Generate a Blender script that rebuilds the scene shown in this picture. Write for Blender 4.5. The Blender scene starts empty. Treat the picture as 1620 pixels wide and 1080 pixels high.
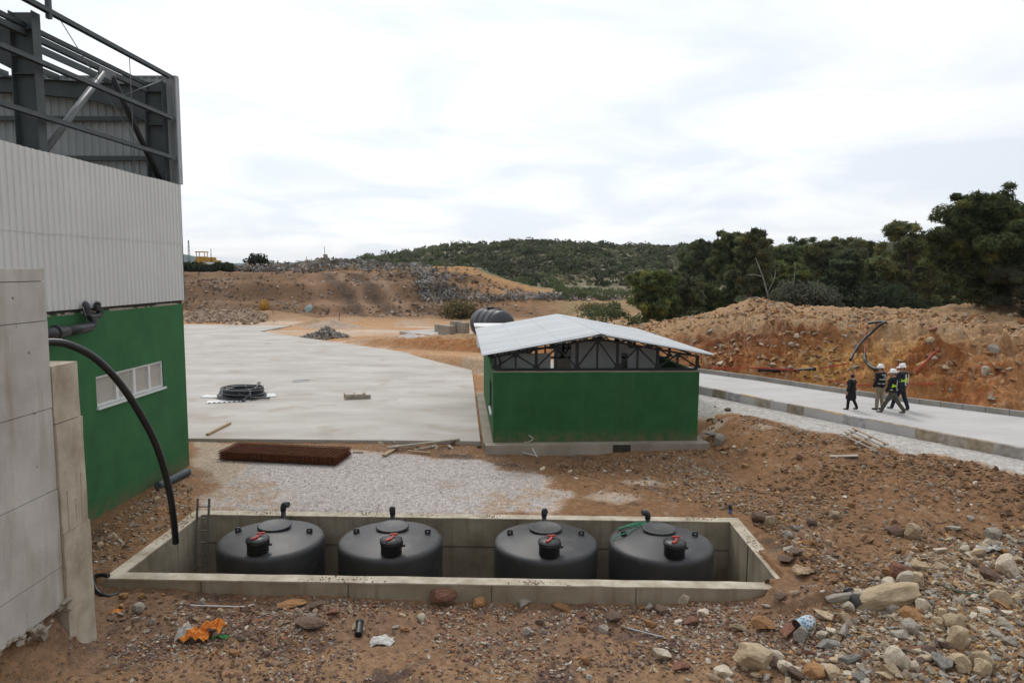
import bpy, bmesh, math, random
import numpy as np
from math import radians, sin, cos, pi, atan, sqrt
from mathutils import Vector, Matrix, noise as mnoise

sc = bpy.context.scene
COL = sc.collection
random.seed(7)
RNG = np.random.default_rng(11)

# ------------------------------------------------------------------ camera
FPX = 1080.0
CAM_H = 6.5
TH = atan(112.2 / FPX)
RO = radians(0.5)
F_ = np.array([0, cos(TH), -sin(TH)])
U0 = np.array([0, sin(TH), cos(TH)])
R0 = np.array([1.0, 0, 0])
R_ = cos(RO) * R0 + sin(RO) * U0
U_ = -sin(RO) * R0 + cos(RO) * U0
CC = np.array([0, 0, CAM_H])
cam = bpy.data.objects.new('camera', bpy.data.cameras.new('camera'))
COL.objects.link(cam)
cam.data.lens = 24.0
cam.data.sensor_width = 36.0
cam.data.clip_start = 0.1
cam.data.clip_end = 6000
m = Matrix.Identity(4)
for i in range(3):
    m[i][0] = R_[i]; m[i][1] = U_[i]; m[i][2] = -F_[i]; m[i][3] = CC[i]
cam.matrix_world = m
sc.camera = cam

# ------------------------------------------------------------------ world and sun
SUN_EL, SUN_AZ = radians(50), radians(-14)          # azimuth measured from +Y, negative = to the left
SD = Vector((sin(SUN_AZ) * cos(SUN_EL), cos(SUN_AZ) * cos(SUN_EL), sin(SUN_EL)))
w = bpy.data.worlds.new('World'); sc.world = w
w.use_nodes = True
nt = w.node_tree; N = nt.nodes; L = nt.links
N.clear()
out = N.new('ShaderNodeOutputWorld'); bg = N.new('ShaderNodeBackground')
bg.inputs['Strength'].default_value = 0.1
sky = N.new('ShaderNodeTexSky'); sky.sky_type = 'NISHITA'; sky.sun_disc = False
sky.sun_elevation = SUN_EL; sky.sun_rotation = SUN_AZ
tc = N.new('ShaderNodeTexCoord')
sep = N.new('ShaderNodeSeparateXYZ'); L.new(tc.outputs['Generated'], sep.inputs[0])
# flatten the cloud layer: project the direction on a plane so that clouds crowd toward the horizon
mz = N.new('ShaderNodeMath'); mz.operation = 'MAXIMUM'; mz.inputs[1].default_value = 0.0; L.new(sep.outputs[2], mz.inputs[0])
az = N.new('ShaderNodeMath'); az.operation = 'ADD'; az.inputs[1].default_value = 0.16; L.new(mz.outputs[0], az.inputs[0])
dx = N.new('ShaderNodeMath'); dx.operation = 'DIVIDE'; L.new(sep.outputs[0], dx.inputs[0]); L.new(az.outputs[0], dx.inputs[1])
dy = N.new('ShaderNodeMath'); dy.operation = 'DIVIDE'; L.new(sep.outputs[1], dy.inputs[0]); L.new(az.outputs[0], dy.inputs[1])
cmb = N.new('ShaderNodeCombineXYZ'); L.new(dx.outputs[0], cmb.inputs[0]); L.new(dy.outputs[0], cmb.inputs[1])
n1 = N.new('ShaderNodeTexNoise'); n1.inputs['Scale'].default_value = 1.25; n1.inputs['Detail'].default_value = 7
n1.inputs['Roughness'].default_value = 0.52; n1.inputs['Distortion'].default_value = 0.5
L.new(cmb.outputs[0], n1.inputs['Vector'])
rp = N.new('ShaderNodeValToRGB')
rp.color_ramp.elements[0].position = 0.40; rp.color_ramp.elements[0].color = (0.79, 0.84, 0.91, 1)
rp.color_ramp.elements[1].position = 0.66; rp.color_ramp.elements[1].color = (1.04, 1.04, 1.04, 1)
L.new(n1.outputs[0], rp.inputs[0])
# brighter round the veiled sun, greyer away from it
dt = N.new('ShaderNodeVectorMath'); dt.operation = 'DOT_PRODUCT'; dt.inputs[1].default_value = SD
L.new(tc.outputs['Generated'], dt.inputs[0])
mr = N.new('ShaderNodeMapRange'); mr.inputs[1].default_value = -0.6; mr.inputs[2].default_value = 0.95
mr.inputs[3].default_value = 5.8; mr.inputs[4].default_value = 12.2
L.new(dt.outputs['Value'], mr.inputs[0])
vm = N.new('ShaderNodeVectorMath'); vm.operation = 'SCALE'
L.new(rp.outputs[0], vm.inputs[0]); L.new(mr.outputs[0], vm.inputs['Scale'])
mx = N.new('ShaderNodeMix'); mx.data_type = 'RGBA'; mx.inputs[0].default_value = 0.9
L.new(sky.outputs[0], mx.inputs[6]); L.new(vm.outputs[0], mx.inputs[7])
L.new(mx.outputs[2], bg.inputs['Color']); L.new(bg.outputs[0], out.inputs[0])

sun = bpy.data.objects.new('sun', bpy.data.lights.new('sun', 'SUN')); COL.objects.link(sun)
sun.data.energy = 1.35; sun.data.angle = radians(14); sun.data.color = (1.0, 0.96, 0.9)
sun.rotation_euler = SD.to_track_quat('Z', 'Y').to_euler()
sun.location = (-30, 40, 60)

sc.render.engine = 'CYCLES'
sc.view_settings.view_transform = 'Standard'; sc.view_settings.look = 'None'
sc.view_settings.exposure = 0.05; sc.view_settings.gamma = 1.0
sc.render.resolution_x = 1024; sc.render.resolution_y = 682

# ------------------------------------------------------------------ photo-to-place helpers
def ray(px, py): return F_ * FPX + R_ * (px - 810) - U_ * (py - 540)
def PZ(px, py, z):
    d = ray(px, py); return CC + d * ((z - CAM_H) / d[2])
def PY(px, py, y):
    d = ray(px, py); return CC + d * (y / d[1])

# ------------------------------------------------------------------ numpy noise
def _h(ix, iy, s):
    v = np.sin(ix * 127.1 + iy * 311.7 + s * 74.7) * 43758.5453
    return v - np.floor(v)
def vn(x, y, s=0):
    x = np.asarray(x, float); y = np.asarray(y, float)
    ix = np.floor(x); iy = np.floor(y); fx = x - ix; fy = y - iy
    fx = fx * fx * (3 - 2 * fx); fy = fy * fy * (3 - 2 * fy)
    a = _h(ix, iy, s); b = _h(ix + 1, iy, s); c = _h(ix, iy + 1, s); d = _h(ix + 1, iy + 1, s)
    return (a + (b - a) * fx) * (1 - fy) + (c + (d - c) * fx) * fy
def fbm(x, y, s=0, o=4, g=0.5):
    t = 0; a = 1; n = 0
    for i in range(o):
        t = t + a * (vn(x * 2 ** i + 17.3 * i, y * 2 ** i - 9.1 * i, s + i) - 0.5); n += a; a *= g
    return t / n * 2
def sstep(a, b, x):
    t = np.clip((np.asarray(x, float) - a) / (b - a), 0, 1); return t * t * (3 - 2 * t)
def polydist(x, y, P):
    """signed distance, positive inside"""
    x = np.asarray(x, float); y = np.asarray(y, float)
    d = np.full(x.shape, 1e9); ins = np.zeros(x.shape, bool)
    n = len(P)
    for i in range(n):
        ax, ay = P[i][0], P[i][1]; bx, by = P[(i + 1) % n][0], P[(i + 1) % n][1]
        ex, ey = bx - ax, by - ay
        t = np.clip(((x - ax) * ex + (y - ay) * ey) / (ex * ex + ey * ey + 1e-12), 0, 1)
        d = np.minimum(d, np.hypot(x - ax - t * ex, y - ay - t * ey))
        c = ((ay > y) != (by > y)) & (x < (bx - ax) * (y - ay) / (by - ay + 1e-12) + ax)
        ins ^= c
    return np.where(ins, d, -d)

# ------------------------------------------------------------------ materials
def _nodes(name):
    mt = bpy.data.materials.new(name); mt.use_nodes = True
    nt = mt.node_tree; return mt, nt.nodes, nt.links, nt.nodes['Principled BSDF']
def MAT(name, c1, c2=None, scale=3.0, rough=0.8, bump=0.0, bscale=40.0, metal=0.0, stretch=None, spec=0.3,
        speck=None, speck_scale=60.0, speck_amt=0.5, lo=0.35, hi=0.65, rnd=0.0, detail=6):
    """noise blend of two colours, optional dark/light speckle, optional bump, all in object space"""
    mt, N, L, b = _nodes(name)
    b.inputs['Roughness'].default_value = rough; b.inputs['Metallic'].default_value = metal
    b.inputs['Specular IOR Level'].default_value = spec
    tc = N.new('ShaderNodeTexCoord'); vec = tc.outputs['Object']
    if rnd:
        oi = N.new('ShaderNodeObjectInfo'); ad = N.new('ShaderNodeVectorMath'); ad.operation = 'ADD'
        sc_ = N.new('ShaderNodeMath'); sc_.operation = 'MULTIPLY'; sc_.inputs[1].default_value = 37.0
        L.new(oi.outputs['Random'], sc_.inputs[0]); L.new(vec, ad.inputs[0]); L.new(sc_.outputs[0], ad.inputs[1]); vec = ad.outputs[0]
    v1 = vec
    if stretch:
        mp = N.new('ShaderNodeMapping'); mp.inputs['Scale'].default_value = stretch; L.new(vec, mp.inputs[0]); v1 = mp.outputs[0]
    col = None
    if c2 is None: c2 = tuple(v * 0.8 for v in c1)
    n = N.new('ShaderNodeTexNoise'); n.inputs['Scale'].default_value = scale; n.inputs['Detail'].default_value = detail
    n.inputs['Roughness'].default_value = 0.6
    L.new(v1, n.inputs['Vector'])
    r = N.new('ShaderNodeValToRGB'); r.color_ramp.elements[0].position = lo; r.color_ramp.elements[1].position = hi
    r.color_ramp.elements[0].color = (*c2, 1); r.color_ramp.elements[1].color = (*c1, 1)
    L.new(n.outputs[0], r.inputs[0]); col = r.outputs[0]
    if speck:
        n2 = N.new('ShaderNodeTexNoise'); n2.inputs['Scale'].default_value = speck_scale; n2.inputs['Detail'].default_value = 3
        L.new(vec, n2.inputs['Vector'])
        r2 = N.new('ShaderNodeValToRGB'); r2.color_ramp.elements[0].position = 0.58; r2.color_ramp.elements[1].position = 0.68
        r2.color_ramp.elements[1].color = (speck_amt,) * 3 + (1,); r2.color_ramp.elements[0].color = (0, 0, 0, 1)
        L.new(n2.outputs[0], r2.inputs[0])
        mx = N.new('ShaderNodeMix'); mx.data_type = 'RGBA'; L.new(r2.outputs[0], mx.inputs[0]); L.new(col, mx.inputs[6])
        mx.inputs[7].default_value = (*speck, 1); col = mx.outputs[2]
    if rnd:
        hs = N.new('ShaderNodeHueSaturation'); L.new(col, hs.inputs['Color'])
        mr = N.new('ShaderNodeMapRange'); mr.inputs[3].default_value = 1 - rnd; mr.inputs[4].default_value = 1 + rnd
        L.new(oi.outputs['Random'], mr.inputs[0]); L.new(mr.outputs[0], hs.inputs['Value']); col = hs.outputs[0]
    L.new(col, b.inputs['Base Color'])
    if bump:
        nb = N.new('ShaderNodeTexNoise'); nb.inputs['Scale'].default_value = bscale; nb.inputs['Detail'].default_value = 5
        L.new(vec, nb.inputs['Vector'])
        bp = N.new('ShaderNodeBump'); bp.inputs['Strength'].default_value = bump; bp.inputs['Distance'].default_value = 0.02
        L.new(nb.outputs[0], bp.inputs['Height']); L.new(bp.outputs[0], b.inputs['Normal'])
    return mt
def VCOL(name, rough=0.85, var=0.25, vscale=6.0, spec=0.2, bump=0.0, bscale=30.0, leaf=0.0):
    """material whose own colour is stored on the faces, with a noise variation"""
    mt, N, L, b = _nodes(name); b.inputs['Roughness'].default_value = rough; b.inputs['Specular IOR Level'].default_value = spec
    a = N.new('ShaderNodeAttribute'); a.attribute_name = 'Col'
    tc = N.new('ShaderNodeTexCoord')
    n = N.new('ShaderNodeTexNoise'); n.inputs['Scale'].default_value = vscale; n.inputs['Detail'].default_value = 5
    L.new(tc.outputs['Object'], n.inputs['Vector'])
    mr = N.new('ShaderNodeMapRange'); mr.inputs[1].default_value = 0.3; mr.inputs[2].default_value = 0.7
    mr.inputs[3].default_value = 1 - var; mr.inputs[4].default_value = 1 + var
    L.new(n.outputs[0], mr.inputs[0])
    s = N.new('ShaderNodeVectorMath'); s.operation = 'SCALE'; L.new(a.outputs['Color'], s.inputs[0]); L.new(mr.outputs[0], s.inputs['Scale'])
    L.new(s.outputs[0], b.inputs['Base Color'])
    if leaf:      # thin leaves pass some light through
        tr = N.new('ShaderNodeBsdfTranslucent'); L.new(s.outputs[0], tr.inputs[0]); ms = N.new('ShaderNodeMixShader'); ms.inputs[0].default_value = leaf
        L.new(b.outputs[0], ms.inputs[1]); L.new(tr.outputs[0], ms.inputs[2]); L.new(ms.outputs[0], N['Material Output'].inputs['Surface'])
    if bump:
        nb = N.new('ShaderNodeTexNoise'); nb.inputs['Scale'].default_value = bscale; nb.inputs['Detail'].default_value = 4
        L.new(tc.outputs['Object'], nb.inputs['Vector'])
        bp = N.new('ShaderNodeBump'); bp.inputs['Strength'].default_value = bump; bp.inputs['Distance'].default_value = 0.02
        L.new(nb.outputs[0], bp.inputs['Height']); L.new(bp.outputs[0], b.inputs['Normal'])
    return mt

M = {}
def concrete(name, c, dark, stain=0.5, scale=0.9, bump=0.25, brown=(0.30, 0.23, 0.16)):
    """poured concrete: cloudy mottling, vertical runs, pinholes"""
    mt, N, L, b = _nodes(name); b.inputs['Roughness'].default_value = 0.85; b.inputs['Specular IOR Level'].default_value = 0.25
    tc = N.new('ShaderNodeTexCoord'); v = tc.outputs['Object']
    n = N.new('ShaderNodeTexNoise'); n.inputs['Scale'].default_value = scale; n.inputs['Detail'].default_value = 9; n.inputs['Roughness'].default_value = 0.62; L.new(v, n.inputs['Vector'])
    r = N.new('ShaderNodeValToRGB'); r.color_ramp.elements[0].position = 0.3; r.color_ramp.elements[1].position = 0.66
    r.color_ramp.elements[0].color = (*dark, 1); r.color_ramp.elements[1].color = (*c, 1); L.new(n.outputs[0], r.inputs[0])
    mp = N.new('ShaderNodeMapping'); mp.inputs['Scale'].default_value = (3.2, 3.2, 0.35); L.new(v, mp.inputs[0])
    n2 = N.new('ShaderNodeTexNoise'); n2.inputs['Scale'].default_value = 1.4; n2.inputs['Detail'].default_value = 6; L.new(mp.outputs[0], n2.inputs['Vector'])
    r2 = N.new('ShaderNodeValToRGB'); r2.color_ramp.elements[0].position = 0.52; r2.color_ramp.elements[1].position = 0.75
    r2.color_ramp.elements[0].color = (0, 0, 0, 1); r2.color_ramp.elements[1].color = (stain,) * 3 + (1,); L.new(n2.outputs[0], r2.inputs[0])
    mx = N.new('ShaderNodeMix'); mx.data_type = 'RGBA'; L.new(r2.outputs[0], mx.inputs[0]); L.new(r.outputs[0], mx.inputs[6]); mx.inputs[7].default_value = (*brown, 1)
    n3 = N.new('ShaderNodeTexVoronoi'); n3.inputs['Scale'].default_value = 4.5; L.new(v, n3.inputs['Vector'])
    n4 = N.new('ShaderNodeTexNoise'); n4.inputs['Scale'].default_value = 3.4; L.new(v, n4.inputs['Vector'])
    ad = N.new('ShaderNodeMath'); ad.operation = 'ADD'; L.new(n3.outputs['Distance'], ad.inputs[0]); 
    ml = N.new('ShaderNodeMath'); ml.operation = 'MULTIPLY'; ml.inputs[1].default_value = 1.1; L.new(n4.outputs[0], ml.inputs[0]); L.new(ml.outputs[0], ad.inputs[1])
    r3 = N.new('ShaderNodeValToRGB'); r3.color_ramp.elements[0].position = 0.45; r3.color_ramp.elements[1].position = 0.51
    r3.color_ramp.elements[0].color = (0.75,) * 3 + (1,); r3.color_ramp.elements[1].color = (0, 0, 0, 1); L.new(ad.outputs[0], r3.inputs[0])
    m2 = N.new('ShaderNodeMix'); m2.data_type = 'RGBA'; L.new(r3.outputs[0], m2.inputs[0]); L.new(mx.outputs[2], m2.inputs[6]); m2.inputs[7].default_value = (0.1, 0.085, 0.07, 1)
    L.new(m2.outputs[2], b.inputs['Base Color'])
    nb = N.new('ShaderNodeTexNoise'); nb.inputs['Scale'].default_value = 22; nb.inputs['Detail'].default_value = 6; L.new(v, nb.inputs['Vector'])
    bp = N.new('ShaderNodeBump'); bp.inputs['Strength'].default_value = bump; bp.inputs['Distance'].default_value = 0.02
    L.new(nb.outputs[0], bp.inputs['Height']); L.new(bp.outputs[0], b.inputs['Normal'])
    return mt

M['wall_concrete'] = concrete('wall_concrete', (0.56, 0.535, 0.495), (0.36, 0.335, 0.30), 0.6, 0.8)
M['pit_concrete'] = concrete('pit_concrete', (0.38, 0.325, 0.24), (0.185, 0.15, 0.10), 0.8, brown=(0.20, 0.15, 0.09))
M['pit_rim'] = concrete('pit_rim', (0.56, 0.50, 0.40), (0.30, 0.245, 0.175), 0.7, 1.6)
M['footing_concrete'] = concrete('footing_concrete', (0.36, 0.32, 0.26), (0.22, 0.19, 0.15), 0.5)
M['kerb'] = concrete('kerb', (0.36, 0.34, 0.31), (0.24, 0.22, 0.19), 0.4)
M['slab'] = MAT('slab', (0.51, 0.478, 0.44), (0.36, 0.325, 0.285), 0.45, 0.8, 0.12, 30, stretch=(0.55, 1.25, 1), speck=(0.34, 0.285, 0.225), speck_scale=0.5, speck_amt=0.6, lo=0.3, hi=0.7, detail=10)
M['road'] = MAT('road', (0.52, 0.505, 0.485), (0.43, 0.41, 0.39), 0.5, 0.8, 0.12, 30, stretch=(1.0, 2.0, 1), speck=(0.42, 0.40, 0.37), speck_scale=1.1, speck_amt=0.4, lo=0.3, hi=0.7, detail=9)
def stucco(name, c, base_z, dust=(0.20, 0.13, 0.08), fade=(0.055, 0.14, 0.07)):
    """painted render: roller patches, faded runs, dust splashed along the foot"""
    mt, N, L, b = _nodes(name); b.inputs['Roughness'].default_value = 0.85; b.inputs['Specular IOR Level'].default_value = 0.2
    tc = N.new('ShaderNodeTexCoord'); v = tc.outputs['Object']
    def nz(scale, det, st=None):
        n = N.new('ShaderNodeTexNoise'); n.inputs['Scale'].default_value = scale; n.inputs['Detail'].default_value = det; n.inputs['Roughness'].default_value = .65
        if st:
            mp = N.new('ShaderNodeMapping'); mp.inputs['Scale'].default_value = st; L.new(v, mp.inputs[0]); L.new(mp.outputs[0], n.inputs['Vector'])
        else: L.new(v, n.inputs['Vector'])
        return n.outputs[0]
    def rng(x, a, b2, c_, d):
        m_ = N.new('ShaderNodeMapRange'); m_.inputs[1].default_value = a; m_.inputs[2].default_value = b2; m_.inputs[3].default_value = c_; m_.inputs[4].default_value = d; L.new(x, m_.inputs[0]); return m_.outputs[0]
    def mix(f, a, b2):
        m_ = N.new('ShaderNodeMix'); m_.data_type = 'RGBA'; L.new(f, m_.inputs[0]); L.new(a, m_.inputs[6]); m_.inputs[7].default_value = (*b2, 1); return m_.outputs[2]
    s_ = N.new('ShaderNodeVectorMath'); s_.operation = 'SCALE'; s_.inputs[0].default_value = c; L.new(rng(nz(1.1, 7), .3, .7, .82, 1.2), s_.inputs['Scale'])
    col = mix(rng(nz(1.0, 6, (2.6, 2.6, .22)), .50, .78, 0, .55), s_.outputs[0], fade)
    col = mix(rng(nz(4.5, 6), .58, .75, 0, .30), col, tuple(q * .6 for q in c))
    sp = N.new('ShaderNodeSeparateXYZ'); L.new(v, sp.inputs[0])
    h = rng(sp.outputs[2], base_z, base_z + .55, 1.0, 0.0); n_ = rng(nz(3.0, 7), .32, .68, -.35, .75)
    ad = N.new('ShaderNodeMath'); ad.operation = 'MULTIPLY'; L.new(h, ad.inputs[0]); a2 = N.new('ShaderNodeMath'); a2.operation = 'ADD'; a2.inputs[1].default_value = .25; L.new(n_, a2.inputs[0]); L.new(a2.outputs[0], ad.inputs[1]); ad.use_clamp = True
    col = mix(ad.outputs[0], col, dust)
    L.new(col, b.inputs['Base Color'])
    bp = N.new('ShaderNodeBump'); bp.inputs['Strength'].default_value = .45; bp.inputs['Distance'].default_value = .015; L.new(nz(60, 4), bp.inputs['Height']); L.new(bp.outputs[0], b.inputs['Normal'])
    return mt
M['green_hall'] = stucco('green_hall', (0.041, 0.145, 0.055), -.05)
M['green_shed'] = stucco('green_shed', (0.030, 0.115, 0.040), .22)
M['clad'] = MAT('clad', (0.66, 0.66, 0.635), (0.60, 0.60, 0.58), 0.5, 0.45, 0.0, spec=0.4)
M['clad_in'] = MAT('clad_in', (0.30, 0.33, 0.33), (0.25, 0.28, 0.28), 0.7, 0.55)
M['roof'] = MAT('roof', (0.74, 0.75, 0.75), (0.52, 0.54, 0.545), 1.0, 0.45, 0.0, spec=0.35, stretch=(.22, 3.2, 1), lo=.25, hi=.62, detail=8)  # streaks put the light and shade of the ribs into the colour, plus dirt
M['steel'] = MAT('steel', (0.065, 0.080, 0.082), (0.048, 0.06, 0.062), 3, 0.5, 0.1, 50)
M['steel_pale'] = MAT('steel_pale', (0.17, 0.18, 0.185), (0.12, 0.13, 0.135), 3, 0.45)
M['black_steel'] = MAT('black_steel', (0.022, 0.023, 0.025), (0.014, 0.015, 0.017), 3, 0.5)
M['flash'] = MAT('flash', (0.36, 0.37, 0.39), (0.30, 0.31, 0.33), 3, 0.4)
M['poly'] = MAT('poly', (0.040, 0.039, 0.039), (0.028, 0.028, 0.029), 1.4, 0.5, 0.06, 60, spec=0.45, speck=(0.10, 0.09, 0.08), speck_scale=2.0, speck_amt=0.4)
M['poly_far'] = MAT('poly_far', (0.05, 0.053, 0.06), (0.04, 0.043, 0.05), 1.0, 0.45, spec=0.4)
M['hose'] = MAT('hose', (0.012, 0.012, 0.014), (0.018, 0.018, 0.02), 3, 0.38, spec=0.5)
M['cap'] = MAT('cap', (0.016, 0.016, 0.018), (0.026, 0.026, 0.028), 8, 0.45, spec=0.5)
M['red'] = MAT('red', (0.42, 0.04, 0.028), (0.30, 0.03, 0.022), 5, 0.5)
M['white_pvc'] = MAT('white_pvc', (0.75, 0.75, 0.74), (0.66, 0.66, 0.64), 6, 0.4)
M['pane'] = MAT('pane', (0.50, 0.46, 0.41), (0.42, 0.39, 0.35), 1.2, 0.08, spec=0.6, stretch=(1, 0.4, 3))  # beige reflection of the yard concrete put into the glass colour
M['rust'] = MAT('rust', (0.15, 0.048, 0.016), (0.085, 0.027, 0.01), 5, 0.9)
M['wood'] = MAT('wood', (0.42, 0.30, 0.19), (0.30, 0.21, 0.13), 3, 0.85, 0.2, 60, stretch=(8, 1, 8))
M['old_wood'] = MAT('old_wood', (0.40, 0.36, 0.30), (0.27, 0.235, 0.19), 4, 0.9, 0.2, 60)
M['galv'] = MAT('galv', (0.30, 0.31, 0.31), (0.2, 0.21, 0.21), 6, 0.5, metal=0.4)
M['ladder'] = MAT('ladder', (0.17, 0.16, 0.14), (0.10, 0.095, 0.085), 6, 0.7)
M['orange_bag'] = MAT('orange_bag', (0.72, 0.25, 0.03), (0.55, 0.16, 0.02), 5, 0.6, 0.3, 20)
M['white_rag'] = MAT('white_rag', (0.6, 0.59, 0.55), (0.4, 0.38, 0.34), 5, 0.85, 0.3, 20)
M['green_plastic'] = MAT('green_plastic', (0.03, 0.22, 0.05), None, 5, 0.5)
M['tape'] = MAT('tape', (0.48, 0.075, 0.045), (0.36, 0.09, 0.06), 2, 0.6)
M['teal'] = MAT('teal', (0.27, 0.34, 0.34), (0.2, 0.26, 0.26), 1.5, 0.6)
M['yellow'] = MAT('yellow', (0.58, 0.34, 0.06), (0.42, 0.22, 0.04), 2, 0.6)
M['dark_gap'] = MAT('dark_gap', (0.06, 0.05, 0.04), (0.03, 0.026, 0.02), 6, 0.9)
M['bark'] = MAT('bark', (0.13, 0.095, 0.07), (0.07, 0.05, 0.038), 6, 0.95, 0.5, 20)
M['deadwood'] = MAT('deadwood', (0.30, 0.27, 0.24), (0.2, 0.18, 0.16), 6, 0.95)
M['white_paint'] = MAT('white_paint', (0.74, 0.74, 0.73), (0.62, 0.62, 0.60), 3, 0.6)
M['inner_grey'] = MAT('inner_grey', (0.66, 0.67, 0.66), (0.56, 0.57, 0.56), 1.5, 0.85)
M['mesh_dark'] = MAT('mesh_dark', (0.10, 0.10, 0.095), (0.06, 0.06, 0.055), 20, 0.9, 0.6, 60)
M['blue'] = MAT('blue', (0.05, 0.10, 0.20), None, 2, 0.6)

# ------------------------------------------------------------------ object helpers
def tag(o, label=None, cat=None, group=None, kind=None):
    if label: o['label'] = label
    if cat: o['category'] = cat
    if group: o['group'] = group
    if kind: o['kind'] = kind
    return o
def thing(name, label, cat, loc=(0, 0, 0), rz=0.0, group=None):
    o = bpy.data.objects.new(name, None); COL.objects.link(o); o.empty_display_size = 0.2
    o.location = loc; o.rotation_euler = (0, 0, rz)
    return tag(o, label, cat, group)
def link_mesh(name, me, mat=None, parent=None):
    o = bpy.data.objects.new(name, me); COL.objects.link(o)
    if mat is not None: me.materials.append(mat)
    if parent: o.parent = parent
    return o
def np_mesh(name, V, Fc, mat=None, parent=None, col=None, smooth=False, nper=None):
    """V (n,3), Fc (k,m) index array with m corners per face; col (k,3) per face colour"""
    V = np.asarray(V, np.float32); Fc = np.asarray(Fc, np.int32)
    k, mm = Fc.shape
    me = bpy.data.meshes.new(name)
    me.vertices.add(len(V)); me.vertices.foreach_set('co', V.ravel())
    me.loops.add(k * mm); me.loops.foreach_set('vertex_index', Fc.ravel())
    me.polygons.add(k); me.polygons.foreach_set('loop_start', np.arange(0, k * mm, mm, dtype=np.int32))
    me.polygons.foreach_set('use_smooth', np.full(k, smooth))
    me.update(calc_edges=True)
    if col is not None:
        at = me.color_attributes.new('Col', 'FLOAT_COLOR', 'CORNER')
        c = np.ones((k, mm, 4), np.float32); c[:, :, :3] = np.asarray(col)[:, None, :]
        at.data.foreach_set('color', c.ravel())
    return link_mesh(name, me, mat, parent)

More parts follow.
